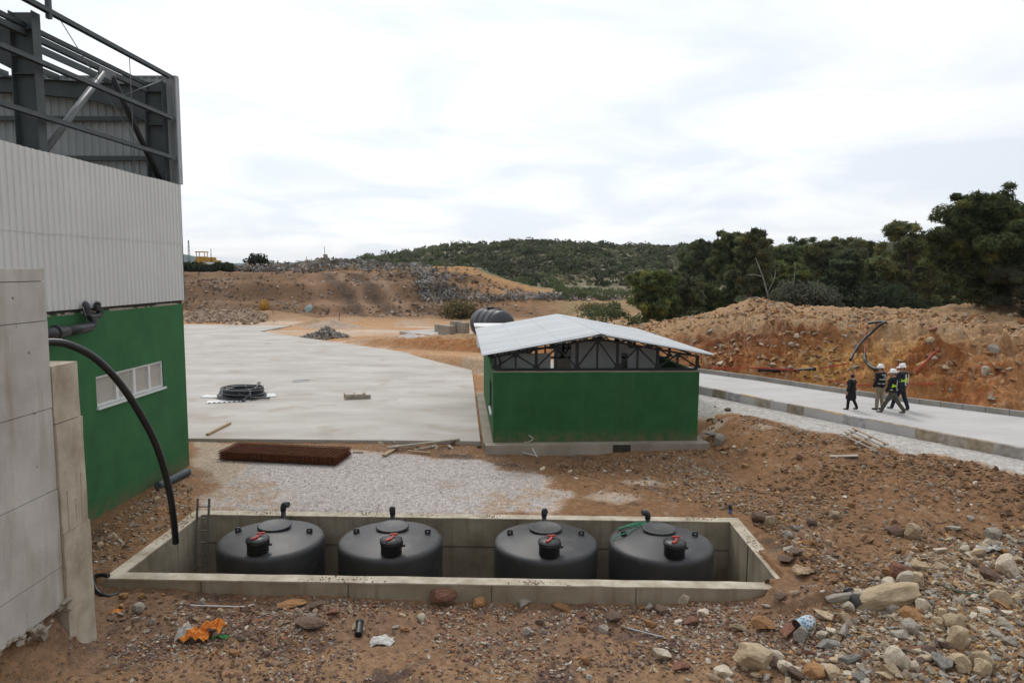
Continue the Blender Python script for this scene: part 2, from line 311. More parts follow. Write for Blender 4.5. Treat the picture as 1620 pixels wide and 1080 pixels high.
class MB:
    def __init__(s): s.v = []; s.f = []; s.sm = []
    def add(s, V, Fc, smooth=False):
        o = len(s.v); s.v += [tuple(map(float, p)) for p in V]
        for f in Fc: s.f.append([i + o for i in f]); s.sm.append(smooth)
        return s
    def box(s, x0, y0, z0, x1, y1, z1):
        V = [(x, y, z) for x in (x0, x1) for y in (y0, y1) for z in (z0, z1)]
        return s.add(V, [(0, 1, 3, 2), (4, 6, 7, 5), (0, 4, 5, 1), (2, 3, 7, 6), (0, 2, 6, 4), (1, 5, 7, 3)])
    def rbox(s, x0, y0, z0, x1, y1, z1, step=0.35, amp=0.006, big=0.0):
        """box with subdivided, slightly wandering faces"""
        xs = np.linspace(x0, x1, max(2, int(abs(x1 - x0) / step) + 2)); ys = np.linspace(y0, y1, max(2, int(abs(y1 - y0) / step) + 2)); zs = np.linspace(z0, z1, max(2, int(abs(z1 - z0) / step) + 2))
        def sheet(a, b, fn, flip):
            V = [fn(p, q) for p in a for q in b]; nb = len(b); Fc = []
            for i in range(len(a) - 1):
                for j in range(nb - 1):
                    q = (i * nb + j, (i + 1) * nb + j, (i + 1) * nb + j + 1, i * nb + j + 1)
                    Fc.append(q[::-1] if flip else q)
            W = []
            for p in V:
                n = mnoise.noise_vector(Vector(p) * 2.3); n2 = mnoise.noise_vector(Vector(p) * 9.1)
                W.append(tuple(p[c] + amp * (n[c] + 0.7 * n2[c]) for c in range(3)))
            s.add(W, Fc)
        sheet(xs, ys, lambda a, b: (a, b, z1), False); sheet(xs, ys, lambda a, b: (a, b, z0), True)
        sheet(xs, zs, lambda a, b: (a, y0, b), False); sheet(xs, zs, lambda a, b: (a, y1, b), True)
        sheet(ys, zs, lambda a, b: (x1, a, b), False); sheet(ys, zs, lambda a, b: (x0, a, b), True)
        return s
    def bar(s, p, q, w_, h_, up=(0, 0, 1)):
        p = Vector(p); q = Vector(q); d = (q - p).normalized(); u = Vector(up)
        if abs(d.dot(u)) > 0.98: u = Vector((0, 1, 0))
        a = d.cross(u).normalized() * w_ / 2; b = a.cross(d).normalized() * h_ / 2
        V = [e + i * a + j * b for e in (p, q) for i, j in ((-1, -1), (1, -1), (1, 1), (-1, 1))]
        return s.add(V, [(0, 1, 2, 3), (7, 6, 5, 4), (0, 4, 5, 1), (1, 5, 6, 2), (2, 6, 7, 3), (3, 7, 4, 0)])
    def tube(s, pts, r, n=10, cap=True, radii=None):
        pts = [Vector(p) for p in pts]; k = len(pts); V = []; Fc = []
        d0 = (pts[1] - pts[0]).normalized(); u = d0.orthogonal().normalized()
        for i, p in enumerate(pts):
            d = (pts[min(i + 1, k - 1)] - pts[max(i - 1, 0)]).normalized()
            u = (u - d * u.dot(d)).normalized(); v_ = d.cross(u)
            rr = radii[i] if radii else r
            for j in range(n):
                a = 2 * pi * j / n; V.append(p + (u * cos(a) + v_ * sin(a)) * rr)
        for i in range(k - 1):
            for j in range(n):
                Fc.append((i * n + j, i * n + (j + 1) % n, (i + 1) * n + (j + 1) % n, (i + 1) * n + j))
        s.add(V, Fc, True)
        if cap:
            s.add(V[:n], [tuple(range(n))[::-1]]); s.add(V[-n:], [tuple(range(n))])
        return s
    def lathe(s, prof, n=48, c=(0, 0, 0), cap=True):
        V = []; Fc = []; k = len(prof)
        for r, z in prof:
            for j in range(n):
                a = 2 * pi * j / n; V.append((c[0] + r * cos(a), c[1] + r * sin(a), c[2] + z))
        for i in range(k - 1):
            for j in range(n): Fc.append((i * n + j, i * n + (j + 1) % n, (i + 1) * n + (j + 1) % n, (i + 1) * n + j))
        s.add(V, Fc, True)
        if cap:
            s.add(V[:n], [tuple(range(n))[::-1]]); s.add(V[-n:], [tuple(range(n))])
        return s
    def prism(s, P, z0, z1):
        n = len(P); V = [(p[0], p[1], z0) for p in P] + [(p[0], p[1], z1) for p in P]
        return s.add(V, [tuple(range(n))[::-1], tuple(range(n, 2 * n))] + [(i, (i + 1) % n, n + (i + 1) % n, n + i) for i in range(n)])
    def xform(s, Mx):
        s.v = [tuple(Mx @ Vector(p)) for p in s.v]; return s
    def build(s, name, mat, parent=None, fix=True):
        me = bpy.data.meshes.new(name); me.from_pydata(s.v, [], s.f)
        me.polygons.foreach_set('use_smooth', s.sm); me.update()
        if fix:
            bm = bmesh.new(); bm.from_mesh(me); bmesh.ops.remove_doubles(bm, verts=bm.verts, dist=1e-5)
            bmesh.ops.recalc_face_normals(bm, faces=bm.faces); bm.to_mesh(me); bm.free()
        return link_mesh(name, me, mat, parent)
def smooth_path(pts, n=8):
    """Catmull-Rom"""
    P = [Vector(p) for p in pts]; P = [P[0] * 2 - P[1]] + P + [P[-1] * 2 - P[-2]]; o = []
    for i in range(1, len(P) - 2):
        a, b, c, d = P[i - 1:i + 3]
        for j in range(n):
            t = j / n; o.append(0.5 * ((2 * b) + (c - a) * t + (2 * a - 5 * b + 4 * c - d) * t * t + (3 * b - a - 3 * c + d) * t ** 3))
    o.append(P[-2]); return o
def copy_tree(o, parent=None):
    c = o.copy(); COL.objects.link(c); c.parent = parent
    for ch in list(o.children): copy_tree(ch, c)
    return c

# ================================================================== GROUND
PIT_C = (-1.25, 15.68); PIT_R = radians(-0.9); PIT_W, PIT_D = 7.27, 2.05
SHED_A = radians(4.4)
SLAB = [(-16.0, 25.2), (-1.16, 25.15), (-2.88, 47.6), (-25.83, 69.4), (-24.9, 77.0), (-60.0, 77.0), (-60.0, 25.2)]
RS = 5.2 / 5.6       # the road lies 1.26 m above the yard
ROAD_N = [(20.4, 16.0), (16.73, 21.8), (14.82, 24.6), (12.8, 27.7), (9.3, 33.4), (6.6, 38.2)]
ROAD_F = [(8.4, 41.2), (10.6, 38.2), (13.0, 35.5), (15.1, 32.6), (17.8, 29.4), (20.7, 26.6), (27.0, 18.5)]
ROAD_N = [(x * RS, y * RS) for x, y in ROAD_N]; ROAD_F = [(x * RS, y * RS) for x, y in ROAD_F]
ROAD = ROAD_N + ROAD_F
GRAVEL = [tuple(PZ(*p, 0)[:2]) for p in ((306, 697), (765, 723), (790, 740), (850, 752), (915, 778), (880, 800), (860, 816), (318, 816), (330, 770), (300, 740))]
CREST_X = [-90, -9, -5.5, -1, 5, 14, 22, 60, 120]
CREST_Z = [5.7, 5.8, 5.6, 4.1, 2.7, 1.9, 1.55, 1.6, 1.6]

def pitlocal(x, y):
    a, b = x - PIT_C[0], y - PIT_C[1]; c, s = cos(-PIT_R), sin(-PIT_R)
    return a * c - b * s, a * s + b * c
def roadcoord(x, y):
    d = ((x - 9.84) + (y - 34.9)) / sqrt(2); s = ((x - 9.84) - (y - 34.9)) / sqrt(2)
    return d, s
def height(x, y, detail=True):
    x = np.asarray(x, float); y = np.asarray(y, float)
    z = np.zeros(x.shape)
    # foreground in front of the pit
    zfg = np.interp(x, [-9, -8, -4, 2, 5, 6.2, 9], [-.2, -.30, -.42, -.42, -.22, 0.0, .05]) + 0.10 * sstep(12.5, 9.5, y)
    z = z + zfg * sstep(14.3, 13.5, y)
    # dip in front of the shed footing
    z = z - 0.15 * np.exp(-(((x - 1.5) / 3.0) ** 2 + ((y - 23.6) / 1.6) ** 2)) + .10 * np.exp(-(((x - 6.3) / 1.6) ** 2 + ((y - 23.8) / 1.2) ** 2))
    # earth under the broken end of the concrete wall
    z = z + 1.15 * sstep(-7.15, -8.2, x + 0.25 * fbm(x * 2, y * 2, 31)) * sstep(12.05, 10.9, y)
    # slope from the gravel strip down to the pit
    d2 = (x - 7.90) * -0.824 + (y - 28.32) * -0.568
    zb = 0.93 * (1 - sstep(0.0, 4.4, d2 + .5 * fbm(x * .5, y * .5, 36))) - .12 * np.exp(-((d2 - 4.4) / 1.6) ** 2) * sstep(17, 20, y) + 0.22 * np.exp(-((d2 - 3.2) / 2.0) ** 2) * sstep(5.5, 9, x) * sstep(24, 20, y)
    z = z + zb * sstep(6.0, 8.6, x + np.maximum(0, (y - 24) * 0.0))
    z = z + 0.34 * np.exp(-(((x - 9.3) / 2.0) ** 2 + ((y - 11.6) / 2.2) ** 2)) + 0.16 * np.exp(-(((x - 6.5) / .7) ** 2 + ((y - 14.6) / 1.1) ** 2))
    z = z + .20 * np.exp(-(((x - 6.15) / .75) ** 2 + ((y - 13.15) / .7) ** 2))
    # bank beyond the road
    d, s = roadcoord(x, y)
    Hs = np.interp(s, [-40, -26, -19, -13, -4, 5, 15, 30], [.5, .8, 1.3, 2.3, 4.05, 4.2, 4.6, 4.8])
    foot = 0.45 * sstep(-1.0, 0.5, d) * sstep(-40, -10, s)
    e = 1.2 * fbm(x * .28, y * .28, 41) + .5 * fbm(x * .9, y * .9, 42)
    steep = np.interp(s, [-12, -3, 2, 9, 13, 18], [10.5, 6.5, 4.0, 3.8, 5.6, 6.5])
    u = np.clip((d - 1.3 + e) / steep, 0, 1)
    cut = u ** 0.85
    zbank = 0.93 + (Hs * 0.82 - 0.93) * cut + Hs * 0.2 * sstep(5, 17, d + e) 
    fall = sstep(34, 17, d + 2 * fbm(x * .12, y * .12, 43) * 2)
    zbank = zbank * fall + 1.0 * (1 - fall)
    zbank = zbank + 0.45 * np.exp(-(((s + 4.5) / 2.2) ** 2 + ((d - 14.5) / 1.8) ** 2)) + 0.5 * np.exp(-(((s - 10) / 3.0) ** 2 + ((d - 19) / 2.6) ** 2))
    onbank = sstep(0.3, 1.6, d) * sstep(-44, -20, s)
    z = np.where(d2 < 0, np.maximum(z, 0.0), z)
    z = z * (1 - onbank) + np.maximum(zbank, z) * onbank
    # landfill and the low berm beyond
    yy = y + 3.0 * fbm(x * .05, y * .05, 44) + .8 * fbm(x * .3, y * .3, 45)
    cz = np.interp(x, CREST_X, CREST_Z)
    y0 = np.interp(x, [-60, -6, 4, 14], [90, 92, 94, 88]); y1 = np.interp(x, [-60, -6, 4, 14], [104, 105, 110, 104])
    t = np.clip((yy - y0) / (y1 - y0), 0, 1); t = t + .10 * np.sin(t * 2 * pi * 2) * .8 * sstep(4, -2, x)
    zl = 0.55 * sstep(77, 86, y) + (cz - 0.55) * (t * 0.75 + 0.25 * t * t * (3 - 2 * t))
    zl = zl + 1.15 * sstep(107, 112, yy) * sstep(-5, -9, x) * sstep(-36, -30, x + .2 * (y - 110))
    zl = zl + 0.55 * np.exp(-((yy - 84) / 2.0) ** 2) * sstep(-24, -30, x)
    z = np.where(y > 76, np.maximum(z * sstep(74, 80, d * 0 + y) * 1.0, zl * sstep(76, 80, y) + z * 0), z)
    z = z + 0.02 * np.maximum(y - 400, 0) * 0
    if detail:
        near = sstep(60, 25, y)
        flat = sstep(0.2, 1.0, np.abs(z)) 
        rough = (0.35 + 0.65 * sstep(0.05, 0.6, np.abs(zb) * sstep(6, 8.6, x) + onbank + sstep(14.3, 13.5, y) * .7))
        gm = sstep(-.3, .5, polydist(x, y, GRAVEL))
        rough = rough * (1 - 0.75 * gm)
        n = (0.13 + .10 * sstep(6, 9, x) * sstep(14, 17, y)) * fbm(x * .7, y * .7, 51, 4) + 0.075 * fbm(x * 2.6, y * 2.6, 52, 4, .6)
        n = n + 0.03 * np.abs(fbm(x * 6.5, y * 6.5, 53, 3))
        z = z + n * rough
        ledge = np.abs(fbm(x * .8 + .3 * y, y * .5 + 3.0 * z, 54, 4, .6))
        z = z + onbank * sstep(10, 6, d) * (1.25 * ledge - .25) * cut ** .5 * (.55 + .45 * sstep(-4, 2, s)) + onbank * 0.34 * fbm(x * 1.3, y * 1.3, 55, 4, .6) + onbank * sstep(11, 6, d) * .30 * np.abs(fbm(x * 2.2, y * 2.2, 65, 3, .6))
        z = z + sstep(78, 86, y) * (0.45 * fbm(x * .25, y * .25, 56, 5, .6) + .25 * np.abs(fbm(x * .9, y * .9, 57, 3)))
        z = z + sstep(40, 60, y) * sstep(80, 70, y) * .12 * fbm(x * .4, y * .4, 58, 4) * (1 - onbank)
    # flat seats for slab, road, pit, gravel strip
    sl = polydist(x, y, SLAB); rd = polydist(x, y, ROAD)
    z = np.where(sl > 0.05, np.minimum(z, -0.12), np.where(sl > -1.0, np.minimum(z, 0.03 + np.maximum(-sl - .3, 0) * .2), z))
    gs = sstep(-0.2, 0.4, -d2) * sstep(2, 0.5, d) * sstep(-30, -12, s)
    z = z * (1 - gs) + (0.93 + 0.015 * fbm(x * 5, y * 5, 59)) * gs
    z = np.where(rd > 0.05, np.minimum(z, 0.86), z)
    px, py = pitlocal(x, y)
    ax = np.maximum(np.abs(px) - PIT_W, np.abs(py) - PIT_D)
    bury = sstep(0.4, -1.0, py + .5 * fbm(px * 2, py * 2, 33)) * sstep(PIT_W - .75, PIT_W - .3, px + .3 * fbm(px * 3, py * 3, 34))
    z = np.where(ax < -0.16 - .11 * (bury > .3), -3.2, np.where(ax < 0.8, np.minimum(z + .12 * bury, -0.035 + .12 * bury + .03 * fbm(x * 5, y * 5, 35) * bury + np.maximum(ax - .05, 0) * .5), z))
    z = np.where((bury > .3) & (ax > -.27) & (ax < .8), np.maximum(z, .04 + .08 * bury + .03 * fbm(x * 5, y * 5, 35)), z)
    sx, sy = x - 3.0, y - 29.6; c, s_ = cos(-SHED_A), sin(-SHED_A)
    lx, ly = sx * c - sy * s_, sx * s_ + sy * c
    a2 = np.maximum(np.abs(lx) - 3.9, np.abs(ly) - 5.3)
    z = np.where(a2 < 0, np.minimum(z, -0.15), np.where(a2 < 1.6, np.minimum(z, 0.0 + np.maximum(a2 - .12, 0) * .72 + .06 * fbm(x * 2, y * 2, 37)), z))
    hx = -10.66 - (22.09 - y) * 0.0231
    z = np.where((x < hx + .1) & (y > 4) & (y < 22.2), np.minimum(z, 0.0), z)
    return z
def mixc(c, k, m_): return c * (1 - m_[..., None]) + np.array(k)[None] * m_[..., None]
def ground_colour(x, y, z):
    n1 = fbm(x * .25, y * .25, 61, 5); n2 = fbm(x * 1.1, y * 1.1, 62, 5, .6); n3 = fbm(x * 4, y * 4, 63, 4, .6)
    c = np.zeros(x.shape + (3,)) + np.array((.30, .185, .105))
    c = mixc(c, (.37, .215, .105), sstep(-.2, .5, n1)); c = mixc(c, (.24, .16, .105), sstep(.05, .5, n2))
    near = sstep(30, 24, y)
    k = np.zeros(x.shape + (3,)) + np.array((.185, .114, .068))
    k = mixc(k, (.215, .128, .072), sstep(-.1, .5, n1 + .5 * n2)); k = mixc(k, (.105, .066, .044), sstep(.1, .6, n2))
    k = mixc(k, (.26, .215, .18), sstep(.25, .55, n3) * .5)
    c = c * (1 - near[..., None]) + k * near[..., None]
    fgm = sstep(14.2, 13.2, y) * sstep(8, 4, x)
    k = np.zeros(x.shape + (3,)) + np.array((.185, .126, .090))
    k = mixc(k, (.235, .160, .104), sstep(0.0, .35, n1 * .7 + .6 * n2 - .6 * (y - 11.6) / 2)); k = mixc(k, (.105, .066, .052), sstep(.05, .5, n2 - .3 * n3))
    c = c * (1 - fgm[..., None]) + k * fgm[..., None]
    # lower right rubble is lighter and greener
    rr = sstep(7.0, 10, x) * sstep(17, 12, y); c = mixc(c, (.27, .195, .125), rr * .75)
    # pale gravel
    g = polydist(x, y, GRAVEL) + .55 * fbm(x * .8, y * .8, 64, 4) + .15 * n3
    gm = sstep(-.15, .35, g)
    k = np.zeros(x.shape + (3,)) + np.array((.43, .385, .36)); k = mixc(k, (.37, .325, .295), sstep(0, .5, n2 + n1)); k = mixc(k, (.47, .43, .405), sstep(.0, .5, n3) * .4)
    k = mixc(k, (.31, .255, .215), sstep(.28, .6, n1 - .5 * n3) * .7)
    dgrey = sstep(-7.6, -9.4, x + .5 * n2) * sstep(17.8, 20.2, y); k = mixc(k, (.30, .265, .22), dgrey * .8)
    c = c * (1 - gm[..., None]) + k * gm[..., None]
    # strewn gravel patches right of the shed corner
    for px_, py_, r in ((3.0, 19.2, 1.0), (4.2, 20.6, .8), (8.0, 26.2, .7), (9.2, 24.6, .55)):
        q = sstep(1.1, .4, np.hypot((x - px_) / r, (y - py_) / (r * .6)) + .6 * n2); c = mixc(c, (.40, .36, .33), q * .8)
    d2 = (x - 7.90) * -0.824 + (y - 28.32) * -0.568; d, s = roadcoord(x, y)
    gs = sstep(.35, -.15, d2 + .45 * n2 + .3 * n1) * sstep(1, -.5, d) * sstep(-30, -12, s); c = mixc(c, (.44, .415, .385), gs)
    # between slab and shed
    # orange cut bank
    ob = sstep(.2, 1.2, d) * sstep(-44, -24, s) * sstep(80, 70, y)
    k = np.zeros(x.shape + (3,)) + np.array((.29, .145, .064))
    k = mixc(k, (.185, .068, .024), sstep(-.05, .3, n2 + .4 * n3) * sstep(-9, -1, s))
    k = mixc(k, (.36, .21, .085), sstep(.15, .5, n1 - .3 * n2))
    k = mixc(k, (.34, .25, .165), sstep(3.6, 6.5, d + 2 * n1) * .85)
    k = mixc(k, (.32, .225, .14), sstep(-1, -8, s + 3 * n1) * sstep(2.5, 5.5, d) * .6)
    yel = np.exp(-(((s - 6.2 + 1.5 * n2 + 1.2 * n3) / 1.9) ** 2 + ((d - 3.0 + 1.2 * n3 + n2) / 1.6) ** 2)) * sstep(-.5, .3, n3 + n2); k = mixc(k, (.44, .27, .09), np.clip(yel * 1.2, 0, .9))
    red = np.exp(-(((s - 0.5 + n2) / 3.2) ** 2 + ((d - 4.4 + .8 * n3) / 1.3) ** 2)); k = mixc(k, (.105, .036, .015), np.clip(red * 1.1, 0, .85))
    k = mixc(k, (.34, .285, .22), sstep(.22, .5, n3 - .2 * n2) * .55)
    k = mixc(k, (.34, .25, .17), sstep(11, 15, s + n1) * .4)
    c = c * (1 - ob[..., None]) + k * ob[..., None]
    # beyond the slab
    fo = sstep(40, 46, y) * (1 - ob) * sstep(90, 80, y)
    k = np.zeros(x.shape + (3,)) + np.array((.41, .27, .165)); k = mixc(k, (.40, .325, .26), sstep(-.1, .35, n1 + .35 * n2))
    k = mixc(k, (.50, .44, .39), sstep(.2, .45, fbm(x * .08, y * .35, 66, 4)) * .9); k = mixc(k, (.34, .20, .10), sstep(.2, .5, n2) * .6)
    k = mixc(k, (.50, .42, .36), np.exp(-((y - 68 + 3 * n1) / 3.0) ** 2) * sstep(-30, -18, x) * sstep(4, -6, x) * .7)
    c = c * (1 - fo[..., None]) + k * fo[..., None]
    fl = sstep(80, 86, y)
    k = np.zeros(x.shape + (3,)) + np.array((.185, .122, .080)); k = mixc(k, (.145, .092, .060), sstep(0, .5, n1))
    k = mixc(k, (.22, .150, .098), sstep(.1, .5, n2) * .6)
    st = x + (y - 88) * .62 + 1.2 * n1 + .5 * n2                   # tipped streaks running down the face
    on = sstep(84, 89, y) * sstep(111, 106, y)
    for p, w_, cc, a in ((-22.0, 1.6, (.31, .21, .155), .6), (-18.6, 1.0, (.105, .073, .052), .9), (-16.4, .8, (.33, .24, .185), .75), (-14.4, 1.2, (.105, .072, .05), .9), (-12.0, .9, (.32, .235, .18), .7), (-8.5, 1.1, (.15, .105, .075), .5), (-30, 2.0, (.16, .11, .075), .6), (-36, 2.2, (.29, .22, .17), .4)):
        q = np.exp(-((st - p) / w_) ** 2) * a * on; c = c; k = mixc(k, cc, q)
    k = mixc(k, (.40, .245, .10), sstep(107, 110, y) * sstep(-34, -28, x) * .85 * sstep(-.4, .1, n2))
    k = mixc(k, (.43, .30, .19), np.exp(-((y - 83) / 2.2) ** 2) * .6)
    brm = sstep(2, 10, x); kk = np.zeros(x.shape + (3,)) + np.array((.30, .215, .135)); kk = mixc(kk, (.215, .19, .105), sstep(0, .4, n1 + .3 * n2)); kk = mixc(kk, (.38, .30, .22), sstep(.15, .5, n2) * .6)
    k = k * (1 - brm[..., None]) + kk * brm[..., None]
    k = mixc(k, (.38, .235, .125), np.exp(-(((x + 1) / 5.) ** 2 + ((y - 103) / 6) ** 2)) * .8)
    c = c * (1 - fl[..., None]) + k * fl[..., None]
    far = sstep(140, 170, y); c = mixc(c, (.12, .125, .07), far)
    return np.clip(c * np.where(c[..., :1] - c[..., 2:] > .075, np.array((1.12, 1.0, .86)), np.array((1., 1., 1.))), .015, .7)

def axis(a, b, d0, lo, hi, g=1.12):
    """dense between a and b, growing spacing out to lo / hi"""
    o = list(np.arange(a, b, d0)); d = d0; v = o[-1]
    while v < hi: d *= g; v += d; o.append(v)
    d = d0; v = o[0]; pre = []
    while v > lo: d *= g; v -= d; pre.append(v)
    return np.array(pre[::-1] + o)
gx = axis(-13.5, 24, .085, -3000, 3000, 1.03)
gy = [-60, -40, -25, -15, -8, -3, 1, 4, 6, 7.5, 8.5]; v = 9.3
while v < 3500:
    gy.append(v); v += max(.07, .0036 * v if v < 130 else .02 * v)
gy = np.array(gy)
GX, GY = np.meshgrid(gx, gy); GZ = height(GX, GY)
gc = ground_colour(GX, GY, GZ)
V = np.stack([GX, GY, GZ], -1).reshape(-1, 3); nx, ny = len(gx), len(gy)
ii = (np.arange(ny - 1)[:, None] * nx + np.arange(nx - 1)[None]).ravel()
Fc = np.stack([ii, ii + 1, ii + nx + 1, ii + nx], 1)

def ground_mat():
    mt, N, L, b = _nodes('earth'); b.inputs['Roughness'].default_value = 0.95; b.inputs['Specular IOR Level'].default_value = 0.1
    a = N.new('ShaderNodeAttribute'); a.attribute_name = 'Col'
    tc = N.new('ShaderNodeTexCoord'); v = tc.outputs['Object']
    n = N.new('ShaderNodeTexNoise'); n.inputs['Scale'].default_value = 7; n.inputs['Detail'].default_value = 8; n.inputs['Roughness'].default_value = .68; L.new(v, n.inputs['Vector'])
    mr = N.new('ShaderNodeMapRange'); mr.inputs[1].default_value = .3; mr.inputs[2].default_value = .7; mr.inputs[3].default_value = .62; mr.inputs[4].default_value = 1.4; L.new(n.outputs[0], mr.inputs[0])
    s = N.new('ShaderNodeVectorMath'); s.operation = 'SCALE'; L.new(a.outputs['Color'], s.inputs[0]); L.new(mr.outputs[0], s.inputs['Scale'])
    # grit: small stones of their own shade
    vo = N.new('ShaderNodeTexVoronoi'); vo.inputs['Scale'].default_value = 21; vo.inputs['Randomness'].default_value = 1; L.new(v, vo.inputs['Vector'])
    hs = N.new('ShaderNodeSeparateColor'); L.new(vo.outputs['Color'], hs.inputs[0])
    g1 = N.new('ShaderNodeMapRange'); g1.inputs[1].default_value = .62; g1.inputs[2].default_value = .66; L.new(hs.outputs[0], g1.inputs[0])
    g2 = N.new('ShaderNodeMapRange'); g2.inputs[1].default_value = .46; g2.inputs[2].default_value = .30; L.new(vo.outputs['Distance'], g2.inputs[0])
    gm = N.new('ShaderNodeMath'); gm.operation = 'MULTIPLY'; L.new(g1.outputs[0], gm.inputs[0]); L.new(g2.outputs[0], gm.inputs[1])
    gs = N.new('ShaderNodeMath'); gs.operation = 'MULTIPLY'; gs.inputs[1].default_value = .75; L.new(gm.outputs[0], gs.inputs[0])
    rp = N.new('ShaderNodeValToRGB'); rp.color_ramp.interpolation = 'LINEAR'
    els = rp.color_ramp.elements; els[0].position = 0; els[0].color = (.42, .38, .33, 1); els[1].position = 1; els[1].color = (.30, .17, .09, 1)
    for p_, c_ in ((.25, (.20, .16, .14, 1)), (.5, (.45, .34, .22, 1)), (.75, (.15, .08, .065, 1))):
        e = els.new(p_); e.color = c_
    L.new(hs.outputs[1], rp.inputs[0])
    mm = N.new('ShaderNodeMix'); mm.data_type = 'RGBA'; mm.inputs[0].default_value = .45; L.new(rp.outputs[0], mm.inputs[6]); L.new(s.outputs[0], mm.inputs[7])
    mx = N.new('ShaderNodeMix'); mx.data_type = 'RGBA'; L.new(gs.outputs[0], mx.inputs[0]); L.new(s.outputs[0], mx.inputs[6]); L.new(mm.outputs[2], mx.inputs[7])
    L.new(mx.outputs[2], b.inputs['Base Color'])
    hh = N.new('ShaderNodeMath'); hh.operation = 'ADD'; L.new(n.outputs[0], hh.inputs[0]); L.new(gm.outputs[0], hh.inputs[1])
    bp = N.new('ShaderNodeBump'); bp.inputs['Strength'].default_value = .8; bp.inputs['Distance'].default_value = .03
    L.new(hh.outputs[0], bp.inputs['Height']); L.new(bp.outputs[0], b.inputs['Normal'])
    return mt
me = bpy.data.meshes.new('ground')
me.vertices.add(len(V)); me.vertices.foreach_set('co', V.astype(np.float32).ravel())
me.loops.add(len(Fc) * 4); me.loops.foreach_set('vertex_index', Fc.astype(np.int32).ravel())
me.polygons.add(len(Fc)); me.polygons.foreach_set('loop_start', np.arange(0, len(Fc) * 4, 4, dtype=np.int32))
me.polygons.foreach_set('use_smooth', np.ones(len(Fc), bool)); me.update(calc_edges=True)
at = me.color_attributes.new('Col', 'FLOAT_COLOR', 'POINT')
at.data.foreach_set('color', np.concatenate([gc.reshape(-1, 3), np.ones((len(V), 1))], 1).astype(np.float32).ravel())
tag(link_mesh('ground', me, ground_mat()), kind='structure')

from mathutils.bvhtree import BVHTree
BVH = BVHTree.FromPolygons([tuple(p) for p in V.tolist()], Fc.tolist(), all_triangles=False)
def hz(x, y):
    h = BVH.ray_cast(Vector((x, y, 200.0)), Vector((0, 0, -1)))[0]
    return h.z if h is not None else 0.0
def GP(px, py):
    """where the sight line of a photo pixel meets the ground"""
    d = Vector(ray(px, py)); h = BVH.ray_cast(Vector(CC), d.normalized())[0]
    return np.array(h if h is not None else PZ(px, py, 0))

# ---- concrete yard and road
def strip_poly(P, z0, z1, name, mat):
    b = MB(); b.prism(P, z0, z1); return tag(b.build(name, mat), kind='structure')
strip_poly([(-60, 25.2), (-16.0, 25.2), (-1.16, 25.15), (-2.44, 41.9), (-60, 42.3)], -0.3, 0.11, 'concrete_yard', M['slab'])
strip_poly([(-60, 42.325), (-2.442, 41.925), (-2.88, 47.6), (-25.83, 69.4), (-24.9, 77.0), (-60.0, 77.0)], -0.3, 0.112, 'concrete_yard', M['slab'])
b = MB(); b.prism(ROAD, 0.7, 1.26); tag(b.build('concrete_road', M['road']), kind='structure')

def kerb_line(P, wd, z0, z1, seg, jit=0.012):
    """row of kerb stones along a polyline, one mesh, each stone its own colour"""
    blocks = []; acc = []
    for (ax, ay), (bx, by) in zip(P[:-1], P[1:]):
        n = max(1, round(sqrt((bx - ax) ** 2 + (by - ay) ** 2) / seg))
        for i in range(n):
            blocks.append(((ax + (bx - ax) * i / n, ay + (by - ay) * i / n), (ax + (bx - ax) * (i + 1) / n, ay + (by - ay) * (i + 1) / n)))
    V = []; Fc = []; C = []
    pal = [(.34, .28, .20), (.36, .31, .25), (.30, .25, .19), (.42, .27, .11), (.40, .37, .37), (.33, .27, .20), (.33, .30, .27)]
    for p, q in blocks:
        d = Vector((q[0] - p[0], q[1] - p[1], 0)); l = d.length; d /= l; nrm = Vector((-d.y, d.x, 0)); g = .008
        o = random.uniform(-jit, jit); zt = z1 + random.uniform(-jit, jit) * .5
        a = Vector((*p, 0)) + d * g; e = Vector((*q, 0)) - d * g; o0 = len(V)
        for base in (a, e):
            for off, zz in ((o, z0), (o, zt - .02), (o + .02, zt), (o + wd, zt), (o + wd, z0)):
                w_ = base + nrm * off; V.append((w_.x, w_.y, zz))
        for i in range(5): Fc.append((o0 + i, o0 + (i + 1) % 5, o0 + 5 + (i + 1) % 5, o0 + 5 + i)); C.append(pal[int(random.random() ** 1.5 * 7)])
        cc = C[-1]
        for i in range(1, 6): C[-i] = cc
        Fc.append((o0, o0 + 1, o0 + 3, o0 + 4)); C.append(cc); Fc.append((o0 + 5, o0 + 6, o0 + 8, o0 + 9)); C.append(cc)
    return V, Fc, C
kv = VCOL('kerb_stone', .9, .3, 5.0, bump=.4)
for P, z1, lab in ((ROAD_N[::-1], 1.285, 'kerb of stained stone blocks along the near edge of the concrete road'), (ROAD_F[::-1], 1.46, 'pale grey kerb along the far edge of the concrete road by the orange bank')):
    V, Fc, C = kerb_line(P, .16 if z1 < 1.35 else -.16, .75, z1, .82)
    k = np_mesh('kerb', V, Fc, kv if z1 < 1.35 else M['kerb'], col=np.array(C))
    tag(k, lab, 'kerb')

